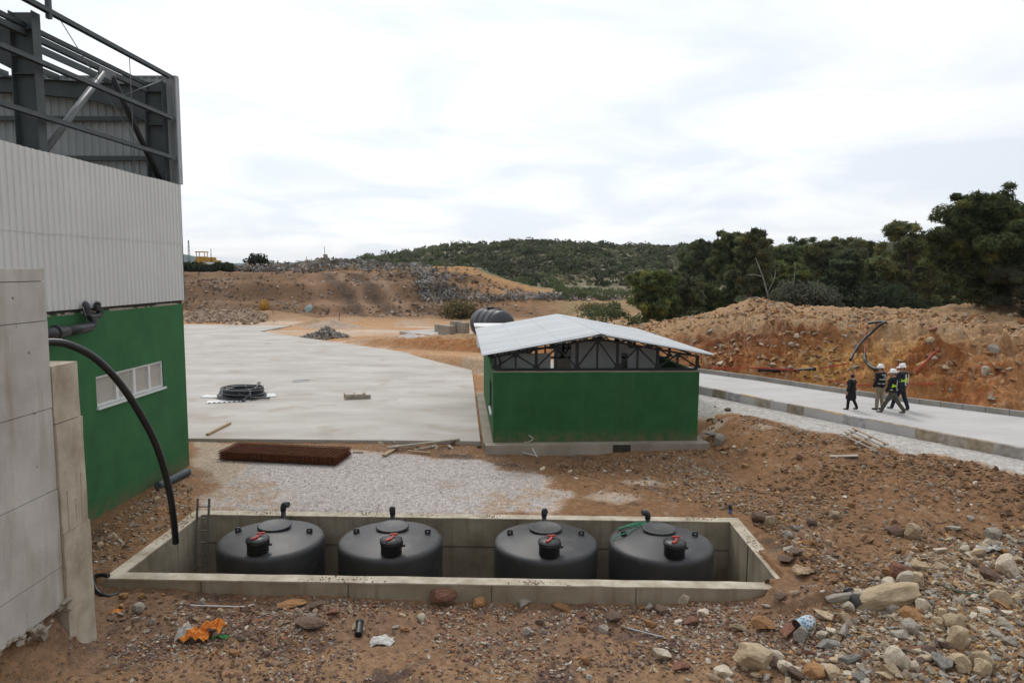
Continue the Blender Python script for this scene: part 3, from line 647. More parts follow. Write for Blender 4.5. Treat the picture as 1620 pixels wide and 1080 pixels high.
# ---- scrub hill and its shrubs
HS = [(200, 424), (360, 419), (430, 416), (480, 415), (540, 412), (600, 402), (650, 396), (700, 389), (760, 383), (800, 378), (830, 376), (870, 378), (900, 380), (960, 385), (1040, 388), (1130, 386), (1250, 386), (1400, 385), (1500, 378), (1620, 374), (1800, 366), (2100, 372), (2600, 400)]
hX = []; hZ = []
for p in HS:
    q = PY(p[0], p[1], 265.0); hX.append(q[0]); hZ.append(q[2] - 1.2)
def hill_z(x, y):
    x = np.asarray(x, float); y = np.asarray(y, float)
    cz = np.interp(x * 265.0 / np.clip(y, 200, 330), hX, hZ)
    yb = 152 + 10 * fbm(x * .02, y * .02, 71)
    t = np.clip((y - yb) / (265 - yb), 0, 1)
    z = -1.0 + (cz + 1.0) * (t ** .8) + 1.2 * fbm(x * .04, y * .04, 72, 5, .55) * sstep(0, .3, t)
    return z * sstep(430, 290, y) + np.where(y > 265, 0, 0)
hx = np.linspace(-170, 470, 260); hy = np.concatenate([np.linspace(146, 300, 90), np.linspace(304, 450, 20)])
HX, HY = np.meshgrid(hx, hy); HZ = hill_z(HX, HY)
V = np.stack([HX, HY, HZ], -1).reshape(-1, 3); ii = (np.arange(len(hy) - 1)[:, None] * 260 + np.arange(259)[None]).ravel()
M['hill'] = MAT('hill', (.20, .17, .105), (.135, .128, .07), .12, .95, .5, 1.5, speck=(.30, .27, .23), speck_scale=.55, speck_amt=.7)
tag(np_mesh('hill', V, np.stack([ii, ii + 1, ii + 261, ii + 260], 1), M['hill'], smooth=True), kind='structure')

# leaf clouds: many small faces scattered through the volume of a crown
def leaf_faces(centres, radii, nper, size, flat=1.0, seed=0, up=.25, aspect=1.0):
    """returns triangles (pairs) scattered in ellipsoids"""
    r = np.random.default_rng(seed); n = len(centres); tot = n * nper
    d = r.normal(size=(tot, 3)); d /= np.linalg.norm(d, axis=1)[:, None]
    rad = r.random(tot) ** .45
    P = np.repeat(np.asarray(centres), nper, 0) + d * (rad * np.repeat(radii, nper))[:, None] * np.array([1, 1, flat])
    nrm = d * .7 + r.normal(size=(tot, 3)) * .6 + np.array([0, 0, up]); nrm /= np.linalg.norm(nrm, axis=1)[:, None]
    a = np.cross(nrm, r.normal(size=(tot, 3))); a /= np.linalg.norm(a, axis=1)[:, None]; b_ = np.cross(nrm, a)
    s = size * (.6 + .8 * r.random(tot))[:, None]
    V = np.stack([P - a * s * .5 * aspect, P + b_ * s * .55, P + a * s * .5 * aspect, P - b_ * s * .55], 1).reshape(-1, 3)
    return V, np.arange(tot * 4).reshape(-1, 4)
rr = np.random.default_rng(5)
def scrub(n, r0, r1, nper, size, bases, name, label, seed, lim):
    y = 150 + 122 * rr.random(n) ** .9; x = (-0.32 + 1.25 * rr.random(n)) * y
    k = fbm(x * .06, y * .06, 81 + seed, 3) > lim; x, y = x[k], y[k]; z = hill_z(x, y); n = len(x)
    rad = r0 + (r1 - r0) * rr.random(n) ** 2
    tone = np.clip(.9 + .5 * fbm(x * .03, y * .03, 82) + .3 * rr.normal(size=n), .45, 1.7)
    base = np.array(bases)[rr.integers(0, len(bases), n)]
    # domed bushes: shell of small faces turned outward
    tot = n * nper; d = rr.normal(size=(tot, 3)); d[:, 2] = np.abs(d[:, 2]) * .9 - .12; d /= np.linalg.norm(d, axis=1)[:, None]
    R = np.repeat(rad, nper) * (.75 + .35 * rr.random(tot)); P = np.repeat(np.stack([x, y, z + rad * .1], 1), nper, 0) + d * R[:, None] * np.array([1, 1, .85])
    nrm = d + .45 * rr.normal(size=(tot, 3)); nrm /= np.linalg.norm(nrm, axis=1)[:, None]
    a = np.cross(nrm, rr.normal(size=(tot, 3))); a /= np.linalg.norm(a, axis=1)[:, None]; b_ = np.cross(nrm, a); s_ = (size * (.6 + .8 * rr.random(tot)))[:, None]
    V = np.stack([P - a * s_ * .5, P + b_ * s_ * .55, P + a * s_ * .5, P - b_ * s_ * .55], 1).reshape(-1, 3); Fc = np.arange(tot * 4).reshape(-1, 4)
    cl = np.repeat(base * tone[:, None], nper, 0) * (.75 + .5 * rr.random(tot))[:, None]
    tag(np_mesh(name, V, Fc, lv, col=cl), label, 'scrub', kind='stuff')
lv = VCOL('scrub_leaf', .9, .15, .5, leaf=.3)
scrub(3300, .9, 2.4, 70, .62, [(.092, .112, .046), (.112, .126, .060), (.076, .098, .040), (.150, .150, .095)], 'hillside_scrub', 'rounded dark green bushes covering the hill behind the site', 0, -.5)
scrub(5200, .35, .9, 26, .5, [(.180, .165, .088), (.135, .142, .066), (.20, .175, .105)], 'hillside_heath', 'low olive heath growing between the rounded bushes of the hill', 5, -.6)
# pale rock outcrops on the hill
# distant ridge far left
rx = np.linspace(-700, 100, 90); top = 6.5 + 15 * np.exp(-((rx + 425) / 45) ** 2) + 7 * np.exp(-((rx + 290) / 110) ** 2) + 3 * fbm(rx * .05, rx * 0, 83, 4)
V = np.concatenate([np.stack([rx, np.full(90, 780.), np.full(90, -5.)], 1), np.stack([rx, np.full(90, 860.), top], 1), np.stack([rx, np.full(90, 1000.), np.full(90, -5.)], 1)])
Fc = [(i, i + 1, 91 + i, 90 + i) for i in range(89)] + [(90 + i, 91 + i, 181 + i, 180 + i) for i in range(89)]
M['ridge'] = MAT('ridge', (.10, .14, .14), (.08, .11, .11), .05, .95)
tag(np_mesh('distant_hill', V, Fc, M['ridge']), kind='structure')

# thin air: far things fade a little
hb = MB(); hb.box(-4200, -300, -8, 4200, 4300, 75)
hm = bpy.data.materials.new('air'); hm.use_nodes = True; hm.node_tree.nodes.clear()
ho = hm.node_tree.nodes.new('ShaderNodeOutputMaterial'); hv_ = hm.node_tree.nodes.new('ShaderNodeVolumePrincipled')
hv_.inputs['Color'].default_value = (.86, .92, 1.0, 1); hv_.inputs['Density'].default_value = 0.00012; hv_.inputs['Anisotropy'].default_value = 0.2
hm.node_tree.links.new(hv_.outputs[0], ho.inputs['Volume'])
tag(hb.build('haze', hm), kind='stuff')

# ================================================================== TANK PIT
t = thing('tank_pit', 'sunken rectangular concrete pit holding the four black tanks', 'concrete pit', (PIT_C[0], PIT_C[1], 0), PIT_R)
W_, D_, T_ = PIT_W, PIT_D, .3
zt = -.028
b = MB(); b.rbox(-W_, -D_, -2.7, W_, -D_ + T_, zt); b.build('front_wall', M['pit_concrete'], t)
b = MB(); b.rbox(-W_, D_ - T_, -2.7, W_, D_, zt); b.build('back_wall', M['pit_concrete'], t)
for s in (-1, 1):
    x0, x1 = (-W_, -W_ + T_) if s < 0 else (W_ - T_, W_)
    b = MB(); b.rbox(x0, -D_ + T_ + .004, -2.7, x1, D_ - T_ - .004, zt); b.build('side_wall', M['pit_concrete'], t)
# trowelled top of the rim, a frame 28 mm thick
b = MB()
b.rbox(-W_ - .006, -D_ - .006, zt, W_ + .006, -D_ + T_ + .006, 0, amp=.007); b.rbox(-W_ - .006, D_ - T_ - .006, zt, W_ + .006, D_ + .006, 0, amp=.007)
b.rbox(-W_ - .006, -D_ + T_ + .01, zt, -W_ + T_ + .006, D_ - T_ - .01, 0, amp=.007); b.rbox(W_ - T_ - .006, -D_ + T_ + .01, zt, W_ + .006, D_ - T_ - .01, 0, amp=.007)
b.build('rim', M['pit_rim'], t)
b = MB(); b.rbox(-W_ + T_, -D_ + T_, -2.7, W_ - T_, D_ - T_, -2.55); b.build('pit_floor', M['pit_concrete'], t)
# formwork seams and tie holes on the inside and the outside
b = MB()
for x in (-4.6, -1.55, 1.4, 4.4): b.box(x, D_ - T_ - .016, -2.5, x + .012, D_ - T_ - .002, -.03)
b.box(-W_ + T_ + .01, D_ - T_ - .014, -.78, W_ - T_ - .01, D_ - T_ - .002, -.768)
for x in (-5.2, -2.1, .9, 3.9): b.box(x, -D_ - .012, -1.0, x + .01, -D_ - .001, -.03)
b.box(W_ - T_ - .014, .25, -2.5, W_ - T_ - .002, .262, -.03)
b.build('seam', M['dark_gap'], t)

# ================================================================== TANKS
def tank(x, y, rz, pman, label):
    t = thing('storage_tank', label, 'tank', (x, y, -2.52), rz, 'black storage tanks in the concrete pit')
    z0 = 2.55
    prof = [(1.22, 0), (1.225, .5), (1.22, 1.0), (1.225, 1.6), (1.23, 2.2), (1.235, z0 - .06), (1.23, z0 - .01), (1.215, z0 + .035), (1.185, z0 + .065), (1.12, z0 + .09), (.8, z0 + .155), (.42, z0 + .225), (.2, z0 + .262), (.02, z0 + .275)]
    b = MB(); b.lathe(prof, 72); b.build('tank_body', M['poly'], t)
    # bolted hatch toward the back
    hx, hy, hzz = 0.0, .24, z0 + .255
    b = MB(); b.lathe([(.33, -.06), (.33, .0), (.395, .005), (.4, .035), (.395, .05), (.36, .055), (.34, .048), (.02, .05)], 40, (hx, hy, hzz)); h = b.build('hatch', M['poly'], t)
    for k in range(20):
        a = 2 * pi * k / 20; q = MB(); q.lathe([(.014, 0), (.014, .014), (.004, .018)], 6, (hx + .37 * cos(a), hy + .37 * sin(a), hzz + .05)); q.build('bolt', M['galv'], h)
    # neck with screw cap and red lever
    my = -.90; mx_ = PY(pman, 868, y + my)[0] - x; a_man = mx_; zz = z0 + .08
    b = MB(); b.lathe([(.235, -.02), (.235, .26), (.25, .265), (.25, .30), (.235, .30), (.235, .34), (.22, .36), (.05, .385), (.01, .385)], 32, (mx_, my, zz)); nk = b.build('filler_neck', M['cap'], t)
    b = MB()
    for k in range(12):
        a = 2 * pi * k / 12; b.bar((mx_ + .245 * cos(a), my + .245 * sin(a), zz + .30), (mx_ + .245 * cos(a), my + .245 * sin(a), zz + .35), .025, .02)
    b.lathe([(.246, .305), (.257, .305), (.257, .345), (.246, .345)], 32, (mx_, my, zz), cap=False); b.bar((mx_ + .20, my, zz + .3), (mx_ + .262, my + .01, zz + .3), .03, .06); b.bar((mx_ + .25, my, zz + .31), (mx_ + .25, my, zz + .18), .03, .05); b.bar((mx_ + .22, my, zz + .2), (mx_ + .31, my + .03, zz + .2), .05, .05); b.build('cap_grip', M['cap'], nk)
    b = MB(); s_ = cos(a_man * 3 + x)
    b.bar((mx_ + .0, my - .1, zz + .39), (mx_ + .06, my + .08, zz + .42), .045, .025); b.bar((mx_ - .04, my + .08, zz + .425), (mx_ + .13, my + .10, zz + .43), .055, .035)
    b.bar((mx_ - .08, my - .16, zz + .385), (mx_ + .02, my - .06, zz + .40), .06, .03); b.build('red_lever', M['red'], nk)
    # lifting lugs
    for sx in (-1, 1):
        lx, ly = sx * .86, .18; lz = z0 + .15
        b = MB(); n = 10
        P = [(lx - .07, ly, lz - .05), (lx + .07, ly, lz - .05), (lx + .07, ly, lz + .07), (lx + .04, ly, lz + .1), (lx - .04, ly, lz + .1), (lx - .07, ly, lz + .07)]
        V = [(p[0], p[1] - .02, p[2]) for p in P] + [(p[0], p[1] + .02, p[2]) for p in P]
        b.add(V, [tuple(range(6))[::-1], tuple(range(6, 12))] + [(i, (i + 1) % 6, 6 + (i + 1) % 6, 6 + i) for i in range(6)])
        lg = b.build('lifting_lug', M['cap'], t)
        q = MB(); q.lathe([(.028, -.024), (.028, .024)], 10); q.xform(Matrix.Translation((lx, ly, lz + .045)) @ Matrix.Rotation(pi / 2, 4, 'X')); q.build('eyelet', M['galv'], lg)
    return t
def pw(lx, ly): c, s = cos(PIT_R), sin(PIT_R); return PIT_C[0] + lx * c - ly * s, PIT_C[1] + lx * s + ly * c
for px, am, lab in ((430, 408, 'leftmost black tank in the pit, next to the ladder'), (618.5, 619, 'second black tank from the left in the pit, its red lever centred'), (863.5, 869, 'third black tank from the left, right of the wide gap between the tanks'), (1045, 1067, 'rightmost black tank, with a green cord lying over its top')):
    x = PY(px, 866, 15.75)[0]
    tank(x, 15.74, 0.0, am, lab)
    # vent pipe behind it
xs = []
for px, pyt, dr, lab in ((448, 797, (1, -.3), 'black vent elbow behind the leftmost tank'), (621, 803, (.1, -1), 'black vent pipe behind the second tank from the left'), (861, 806, (.1, -1), 'black vent pipe behind the third tank from the left'), (1025, 810, (-1, -.3), 'black vent elbow behind the rightmost tank with the green cord')):
    p = PY(px, pyt, 17.12); x, y, z = p
    d = Vector((dr[0], dr[1], 0)).normalized()
    t = thing('vent_pipe', lab, 'pipe', (x, y, -2.5), 0, 'vent pipes along the back of the pit')
    b = MB(); b.tube([(0, 0, 0), (0, 0, z + 2.34)], .062, 12); b.build('riser', M['cap'], t)
    pts = [Vector((0, 0, z + 2.34)), Vector((0, 0, z + 2.42)), Vector((0, 0, z + 2.47)) + d * .02, Vector((0, 0, z + 2.5)) + d * .06, Vector((0, 0, z + 2.5)) + d * .16]
    b = MB(); b.tube(pts, .075, 12); b.build('elbow', M['poly_far'], t)
# green cord over the right tank
tx = PY(1045, 866, 15.75)[0]
def dome(x, y): r = sqrt(x * x + y * y); return float(np.interp(r, [0, .42, .8, 1.12, 1.2, 1.3], [.305, .255, .185, .12, .07, -.3]))
pts = [(-1.24, -.15, None), (-1.1, 0, None), (-.8, .15, None), (-.55, .45, None), (-.2, .85, None), (-.35, .98, None), (-.75, .8, None), (-.95, .55, None), (-.6, .72, None), (-.15, .95, None), (-.45, .88, None), (-.9, .62, None), (-.3, .78, None), (0.02, 1.12, None)]
b = MB(); b.tube(smooth_path([(tx + x, 15.74 + y, dome(x, y) + .03 + .015 * (i % 3)) for i, (x, y, _) in enumerate(pts)], 6) , .013, 6)
cord = b.build('looped_cord', MAT('green_cord', (.04, .22, .12), None, 5, .6)); tag(cord, 'thin green cord looped over the rightmost black tank', 'cord')
# ladder
p0 = PY(322, 788, 17.2); x = p0[0]
t = thing('ladder', 'old grey metal ladder leaning in the back left corner of the pit', 'ladder', (x, 17.0, -2.5))
for s in (-.15, .15):
    b = MB(); b.bar((s, -.35, 0), (s, .2, p0[2] + 2.5), .05, .035); b.build('rail', M['ladder'], t)
for k in range(10):
    f = .05 + .098 * k; b = MB(); b.tube([(-.135, -.35 + .55 * f, (p0[2] + 2.5) * f), (.135, -.35 + .55 * f, (p0[2] + 2.5) * f)], .016, 6); b.build('rung', M['ladder'], t)
# marker stub behind the pit
p = GP(1155, 812); b = MB(); b.tube([(p[0], p[1], p[2] - .2), (p[0], p[1], p[2] + .13)], .045, 10); st = MB()
t = thing('pipe_stub', 'short dark pipe stub standing behind the back right corner of the pit', 'pipe', (0, 0, 0)); b.build('stub', M['blue'], t)
st.tube([(p[0], p[1], p[2] + .13), (p[0], p[1], p[2] + .26)], .05, 10); st.build('collar', M['cap'], t)

# ================================================================== RETAINING WALL
wx = -7.6
t = thing('concrete_wall', 'tall board-marked concrete wall at the left with a broken lower edge', 'wall', (0, 0, 0))
zs = [.78, 1.45, 2.80, 4.18, 5.62, 6.26, 6.47]
b = MB()
for i, (a, c) in enumerate(zip(zs[:-1], zs[1:])):
    o = (.0, .006, -.004, .005, 0, .004)[i]
    b.rbox(wx - .45, -6.0, a + (.006 if i else 0), wx + o, 11.12, c - .006, step=.5, amp=.006)
b.build('wall_face', M['wall_concrete'], t)
b = MB(); b.box(wx - .40, -5.9, .85, wx - .03, 11.08, 6.4); b.build('joint', M['dark_gap'], t)
b = MB()      # end pilaster, ragged formwork edge
b.rbox(wx - .5, 11.135, 3.9, wx + .02, 11.80, 4.86, amp=.007); b.rbox(wx - .5, 11.135, 2.0, wx + .035, 11.83, 3.885, amp=.012); b.rbox(wx - .5, 11.14, -1.2, wx + .05, 11.86, 1.99, amp=.016)
pil = b.build('pilaster', M['pit_rim'], t)
b = MB()
for y, z0, z1 in ((11.30, 1.3, 2.7), (11.52, .9, 2.5), (11.68, 1.2, 2.9)): b.rbox(wx + .02, y, z0, wx + .048, y + .03, z1, amp=.012)
b.build('formwork_ridge', M['pit_rim'], pil)
# broken lower lip: lumps of spilled concrete
b = MB()
for k in range(150):
    y = 6.0 + 5.2 * random.random() ** .8; s = random.uniform(.025, .065) * (1 + 1.2 * (random.random() < .12))
    ico = bmesh.new(); bmesh.ops.create_icosphere(ico, subdivisions=2, radius=s)
    R3 = Matrix.Rotation(random.uniform(0, 6), 3, Vector((random.random(), random.random(), random.random() + .1)).normalized())
    V = []
    for v in ico.verts:
        q = v.co * (1 + .9 * mnoise.noise(v.co * 14 + Vector((k, 0, 0)))); q = Vector((max(q.x, -.6 * s), min(q.y, .7 * s), min(q.z, .55 * s))); V.append(R3 @ q)
    c = Vector((wx + random.uniform(-.16, .05), y, .76 + random.uniform(-.10, .07) + .07 * sin(y * 4) + .04 * sin(y * 11)))
    b.add([(c.x + v.x, c.y + v.y * 1.3, c.z + v.z) for v in V], [[q.index for q in f.verts] for f in ico.faces]); ico.free()
b.build('broken_edge', M['footing_concrete'], t, fix=False)

# ================================================================== HALL
HA = radians(-1.32); HC = (-10.66, 22.09)
def hw(x, y, z=0): c, s = cos(HA), sin(HA); return (HC[0] + x * c - y * s, HC[1] + x * s + y * c, z)
hall = thing('industrial_hall', 'unfinished industrial hall with green lower wall, pale cladding and open steel frame', 'building', (HC[0], HC[1], 0), HA)
LEN = -20.0; wy0, wy1, wz0, wz1 = -4.62, -1.36, 2.86, 3.67
b = MB()
b.box(-.25, LEN, -.6, 0, wy0, 5.36); b.box(-.25, wy1, -.6, 0, 0, 5.36); b.box(-.25, wy0, -.6, 0, wy1, wz0); b.box(-.25, wy0, wz1, 0, wy1, 5.36)
b.box(-16, -.25, -.6, -.252, -.004, 5.36)
gw = b.build('green_wall', M['green_hall'], hall, fix=False)
b = MB(); b.box(-.2, LEN, 5.36, -.02, -.02, 5.52); b.box(-16, -.2, 5.36, -.22, -.02, 5.52); b.build('gap_strip', M['dark_gap'], hall)  # dark strip standing in for the shaded gap under the cladding
b = MB()      # ragged plaster line under the cladding
for k in range(90):
    y = LEN + 20 * random.random(); l = random.uniform(.1, .5); b.box(-.02, y, 5.33, .004 + random.random() * .004, min(y + l, -.03), 5.35 + random.random() * .05)
b.build('plaster_edge', M['footing_concrete'], gw)
# window
wn = MB(); f = .06
wn.box(-.16, wy0, wz0, -.03, wy1, wz0 + f); wn.box(-.16, wy0, wz1 - f, -.03, wy1, wz1)
ps = [wy0 + (wy1 - wy0) * k for k in (0, .2, .245, .49, .53, .75, .79, .985)]
for a, c in ((wy0, wy0 + f), (wy1 - f, wy1), (wy0 + .90, wy0 + 1.02), (wy0 + 1.72, wy0 + 1.84), (wy0 + 2.5, wy0 + 2.60)): wn.box(-.155, a, wz0 + f, -.035, c, wz1 - f)
win = wn.build('window', M['white_pvc'], hall, fix=False)
b = MB(); b.box(-.11, wy0 + .05, wz0 + .05, -.10, wy1 - .05, wz1 - .05); b.build('pane', M['pane'], win)
b = MB(); b.box(-.14, wy0 - .04, wz0 - .06, .06, wy1 + .06, wz0 - .002); b.build('sill', M['white_pvc'], win)
# ribbed cladding
def ribbed(length, z0, z1, pitch, depth, axis_='y', th=.0, n_extra=None):
    prof = []; k = int(length / pitch)
    for i in range(k):
        o = i * pitch; prof += [(o, 0), (o + pitch * .42, 0), (o + pitch * .55, depth), (o + pitch * .87, depth)]
    prof.append((k * pitch, 0)); return prof
def sheet_obj(name, prof, fn, mat, parent, zcuts):
    V = []; Fc = []; n = len(prof)
    for z in zcuts:
        for s, d in prof: V.append(fn(s, d, z))
    for r in range(len(zcuts) - 1):
        for i in range(n - 1): Fc.append((r * n + i, r * n + i + 1, (r + 1) * n + i + 1, (r + 1) * n + i))
    return np_mesh(name, V, Fc, mat, parent)
zA, zB = 5.46, 9.12
pr = ribbed(20.0, zA, zB, .2, .03)
cl = sheet_obj('cladding', pr, lambda s, d, z: (.03 + d + .004 * sin(s * 1.7) * (z - 5), LEN + s, z), M['clad'], hall, [zA, 6.7, 7.3])
sheet_obj('cladding', pr, lambda s, d, z: (.040 + d + .004 * sin(s * 1.7) * (z - 5), LEN + s, z + .006 * sin(s * 3.1)), M['clad'], hall, [7.25, 8.2, zB])
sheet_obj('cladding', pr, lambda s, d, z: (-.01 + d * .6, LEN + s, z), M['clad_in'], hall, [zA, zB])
# gable end wall, seen from inside
pg = ribbed(16.0, 5.5, 12.4, .25, .035)
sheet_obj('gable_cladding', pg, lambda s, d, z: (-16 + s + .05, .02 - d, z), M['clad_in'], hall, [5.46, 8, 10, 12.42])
sheet_obj('gable_cladding', pg, lambda s, d, z: (-16 + s + .05, .06 + d, z), M['clad'], hall, [5.46, 12.42])
b = MB(); b.box(-16, -.03, 12.42, .10, .12, 12.46); b.box(.065, -.10, 9.13, .105, .12, 12.42); b.box(.0, .075, 9.13, .064, .12, 12.42); b.build('flashing', M['flash'], hall, fix=False)
def ibeam(b, p, q, dep, wid, up, tf=.018, tw=.012):
    """I section: dep along 'up', wid across"""
    p = Vector(p); q = Vector(q); d = (q - p).normalized(); a = Vector(up); a = (a - d * a.dot(d)).normalized(); s = d.cross(a)
    for sg in (-1, 1): b.bar(p + a * sg * (dep / 2 - tf / 2), q + a * sg * (dep / 2 - tf / 2), wid, tf, a)
    b.bar(p, q, tw, dep - 2 * tf - .002, a)
for y in (-.19, -5.72, -11.6):
    b = MB(); ibeam(b, (-.50, y, -.2), (-.50, y, 12.22 if y > -1 else 12.3), .55, .28, (1, 0, 0)); 
    for zz in (9.2, 10.9, 11.3, 11.9): b.box(-.74, y - .13, zz, -.26, y + .13, zz + .016)
    c = b.build('column', M['steel'], hall)
    # haunched rafter rising gently away from the eave
    b = MB(); top = lambda x: 12.05 + .055 * -x; bot = lambda x: float(np.interp(-x, [.75, 1.6, 2.6, 4.5, 16], [11.0, 11.42, 11.68, 11.86, 12.4]))
    xs = [-.78, -1.6, -2.6, -4.5, -8, -16]
    for yo in (-.006, .006): pass
    V = []; Fc = []
    for x in xs:
        for yo in (-.006, .006): V += [(x, y + yo, top(x)), (x, y + yo, bot(x))]
    for i in range(len(xs) - 1):
        o = i * 4; Fc += [(o, o + 1, o + 5, o + 4), (o + 2, o + 3, o + 7, o + 6)]
    b.add(V, Fc)
    for x0, x1 in zip(xs[:-1], xs[1:]):
        b.bar((x0, y, top(x0)), (x1, y, top(x1)), .24, .018); b.bar((x0, y, bot(x0)), (x1, y, bot(x1)), .24, .018)
    b.build('rafter', M['steel'], hall, fix=False)
for zz in (9.91, 11.12, 12.37):        # girts along the facade
    b = MB(); b.bar((-.02, LEN, zz + .045), (-.02, -.12, zz + .045), .16, .018); b.bar((.05, LEN, zz), (.05, -.12, zz), .016, .10); b.bar((-.09, LEN, zz), (-.09, -.12, zz), .014, .08); b.build('girt', M['steel'], hall)
for y in (-5.72, -11.6):
    b = MB(); b.bar((.0, y + .12, 12.2), (.0, y + .12, 12.9), .10, .10); b.build('parapet_post', M['steel'], hall)
    for zz in (9.91, 11.12):
        b = MB(); b.box(-.2, y - .05, zz + .055, .04, y + .05, zz + .062); b.bar((-.18, y, zz + .06), (-.18, y, zz + .14), .10, .01); b.build('cleat', M['steel'], hall)
for zz in (9.91, 11.12):               # girts of the gable
    b = MB(); b.bar((-16, -.10, zz), (-.80, -.10, zz), .10, .14); b.build('girt', M['steel'], hall)
b = MB(); b.bar((-.5, LEN, 12.02), (-.5, -.8, 12.02), .10, .10); b.bar((-.5, LEN, 11.84), (-.5, -.8, 11.84), .14, .13); b.build('eave_strut', M['steel'], hall)
for k, x in enumerate((-2.0, -3.6, -5.2, -6.8, -8.4)):
    b = MB(); b.bar((x, LEN, 12.17 - .055 * x), (x, -.1, 12.17 - .055 * x), .07, .18); b.build('purlin', M['steel'], hall)
for a, c, mt in (((-.42, -2.95, 11.72), (-.42, -5.9, 8.75), 'steel_pale'), ((-.42, -2.55, 11.72), (-.42, -.0, 8.9), 'black_steel')):
    b = MB(); b.tube([a, c], .085, 12); b.build('brace', M[mt], hall)
b = MB(); b.box(-.44, -3.15, 11.62, -.40, -2.4, 11.86); b.build('gusset', M['steel_pale'], hall)
for a, c in (((-.02, -5.2, 12.33), (-.02, -2.1, 9.95)), ((-.05, -2.3, 12.35), (-.05, -2.3, 9.2)), ((-.6, -6.4, 11.75), (-3.4, -3.4, 12.2)), ((-.05, -.3, 12.3), (-.05, -2.7, 11.2))):
    b = MB(); b.tube([a, c], .011, 5); b.build('tie_rod', M['steel_pale'], hall)

# pipes on the hall wall
t = thing('drain_pipe', 'black drain pipe with elbows fixed below the hall cladding', 'pipe', (HC[0], HC[1], 0), HA)
def hl(px, py, off):       # photo pixel to hall-local point on the facade plane moved out by off
    d = ray(px, py); c, s = cos(HA), sin(HA)
    nx, ny = c, s; k = ((HC[0] - CC[0]) * nx + (HC[1] - CC[1]) * ny + off) / (d[0] * nx + d[1] * ny); p = CC + d * k
    a, b2 = p[0] - HC[0], p[1] - HC[1]; return (a * c + b2 * s, -a * s + b2 * c, p[2])
b = MB(); b.tube([hl(60, 531, .25), hl(104, 524, .25)], .15, 14); b.tube([hl(86, 526, .25), hl(90, 525.5, .25)], .17, 14); b.tube([hl(104, 524, .25), hl(142, 517, .25)], .125, 14); b.build('main_pipe', M['cap'], t)
b = MB(); b.tube(smooth_path([hl(140, 517, .25), hl(145, 516, .25), hl(148, 513, .25), hl(148, 503, .25)], 5), .085, 12); b.build('elbow', M['poly_far'], t)
b = MB(); b.tube(smooth_path([hl(139, 501, .2), hl(148, 501, .2), hl(157, 498, .2), hl(158, 494, .2), hl(158, 488, .2)], 5), .085, 12); b.build('branch', M['cap'], t)
for x, y0, y1, dx in ((138, 500, 482, -4), (154, 492, 482, 0)):
    b = MB(); b.tube(smooth_path([hl(x, y0, .2), hl(x, y0 - 8, .2), hl(x + dx * .3, y1 + 2, .18), hl(x + dx, y1 - 1, .03)], 5), .085, 12); b.build('riser', M['cap'], t)
b = MB(); b.tube([hl(131, 484, .2), hl(138, 508, .32)], .008, 5); b.tube([hl(158, 486, .3), hl(159, 486, .0)], .008, 5); b.build('hanger', M['galv'], t)
# big hose arching from the wall into the pit
hp = [(20, 560, 12.0, -.4), (55, 545, 12.35, 0), (82, 541, 12.6, 0), (112, 546, 12.85, 0), (150, 566, 13.2, 0), (188, 604, 13.6, 0), (222, 655, 14.0, 0), (248, 706, 14.4, 0), (266, 766, 14.8, 0), (274, 815, 15.1, 0), (278, 858, 15.35, 0)]
b = MB(); b.tube(smooth_path([PY(a, c, y) for a, c, y, _ in hp], 8), .072, 14)
tag(b.build('drain_hose', M['hose']), 'thick black hose arching from the concrete wall down into the pit', 'hose')
p = PY(279, 860, 15.37); b = MB(); b.tube([(p[0] + .03, p[1], p[2]), (p[0] + .1, p[1] + .02, -2.4)], .008, 5)
tag(b.build('hanging_rod', M['ladder']), 'thin rod hanging below the open end of the arched hose', 'rod')
# cable loop over the front left corner of the pit
P = [PZ(172, 910, .05), PZ(160, 909, .04), PZ(150, 913, .0), PZ(149, 924, -.1), PZ(156, 937, -.2), PZ(172, 943, -.24), PZ(190, 938, -.24)]
b = MB(); b.tube(smooth_path(P, 6), .045, 8); tag(b.build('cable_loop', M['hose']), 'black cable sleeve looping over the front left corner of the pit', 'cable')
# corrugated pipe end and lumps along the foot of the hall wall
a = GP(250, 775); c = GP(297, 752); b = MB(); n = 24; pts = []; rad = []
for i in range(n + 1):
    q = a + (c - a) * i / n; q[2] += .12; pts.append(q); rad.append(.105 if i % 2 else .125)
b.tube(pts, .1, 12, radii=rad); tag(b.build('corrugated_pipe', MAT('grey_pipe', (.075, .095, .10), None, 3, .55)), 'dark corrugated pipe lying at the foot of the hall wall', 'pipe')

# ================================================================== SHED
shed = thing('green_shed', 'small green walled shed with white sheet roof on open black trusses', 'shed', (-.66, 24.39, 0), SHED_A)
SW, SL, SB, ST = 7.62, 10.3, .25, 2.84
b = MB()     # footing
b.rbox(-.30, -.42, -.6, SW + .34, .02, SB, amp=.01); b.rbox(-.34, .03, -.6, 0.02, SL + .2, SB - .02, amp=.01); b.box(.03, .03, -.6, SW - .03, SL, SB - .02); b.rbox(SW - .02, .03, -.6, SW + .3, SL + .2, SB - .02, amp=.01)
ft = b.build('footing', M['footing_concrete'], shed, fix=False)
b = MB(); b.box(4.35, -.432, -.05, 5.0, -.421, .23); b.build('bitumen_patch', M['dark_gap'], ft)
b = MB(); b.rbox(0, 0, SB + .003, SW, .2, ST, amp=.004); fw = b.build('front_wall', M['green_shed'], shed)
b = MB(); zl0, zl1 = SB + .75, SB + 1.95
b.box(.0, .203, SB + .003, .2, 1.4, ST - .003); b.box(.0, 3.0, SB + .003, .2, SL - .2, ST - .003); b.box(0, 1.4, SB + .003, .2, 3.0, zl0); b.box(0, 1.4, zl1, .2, 3.0, ST - .003)
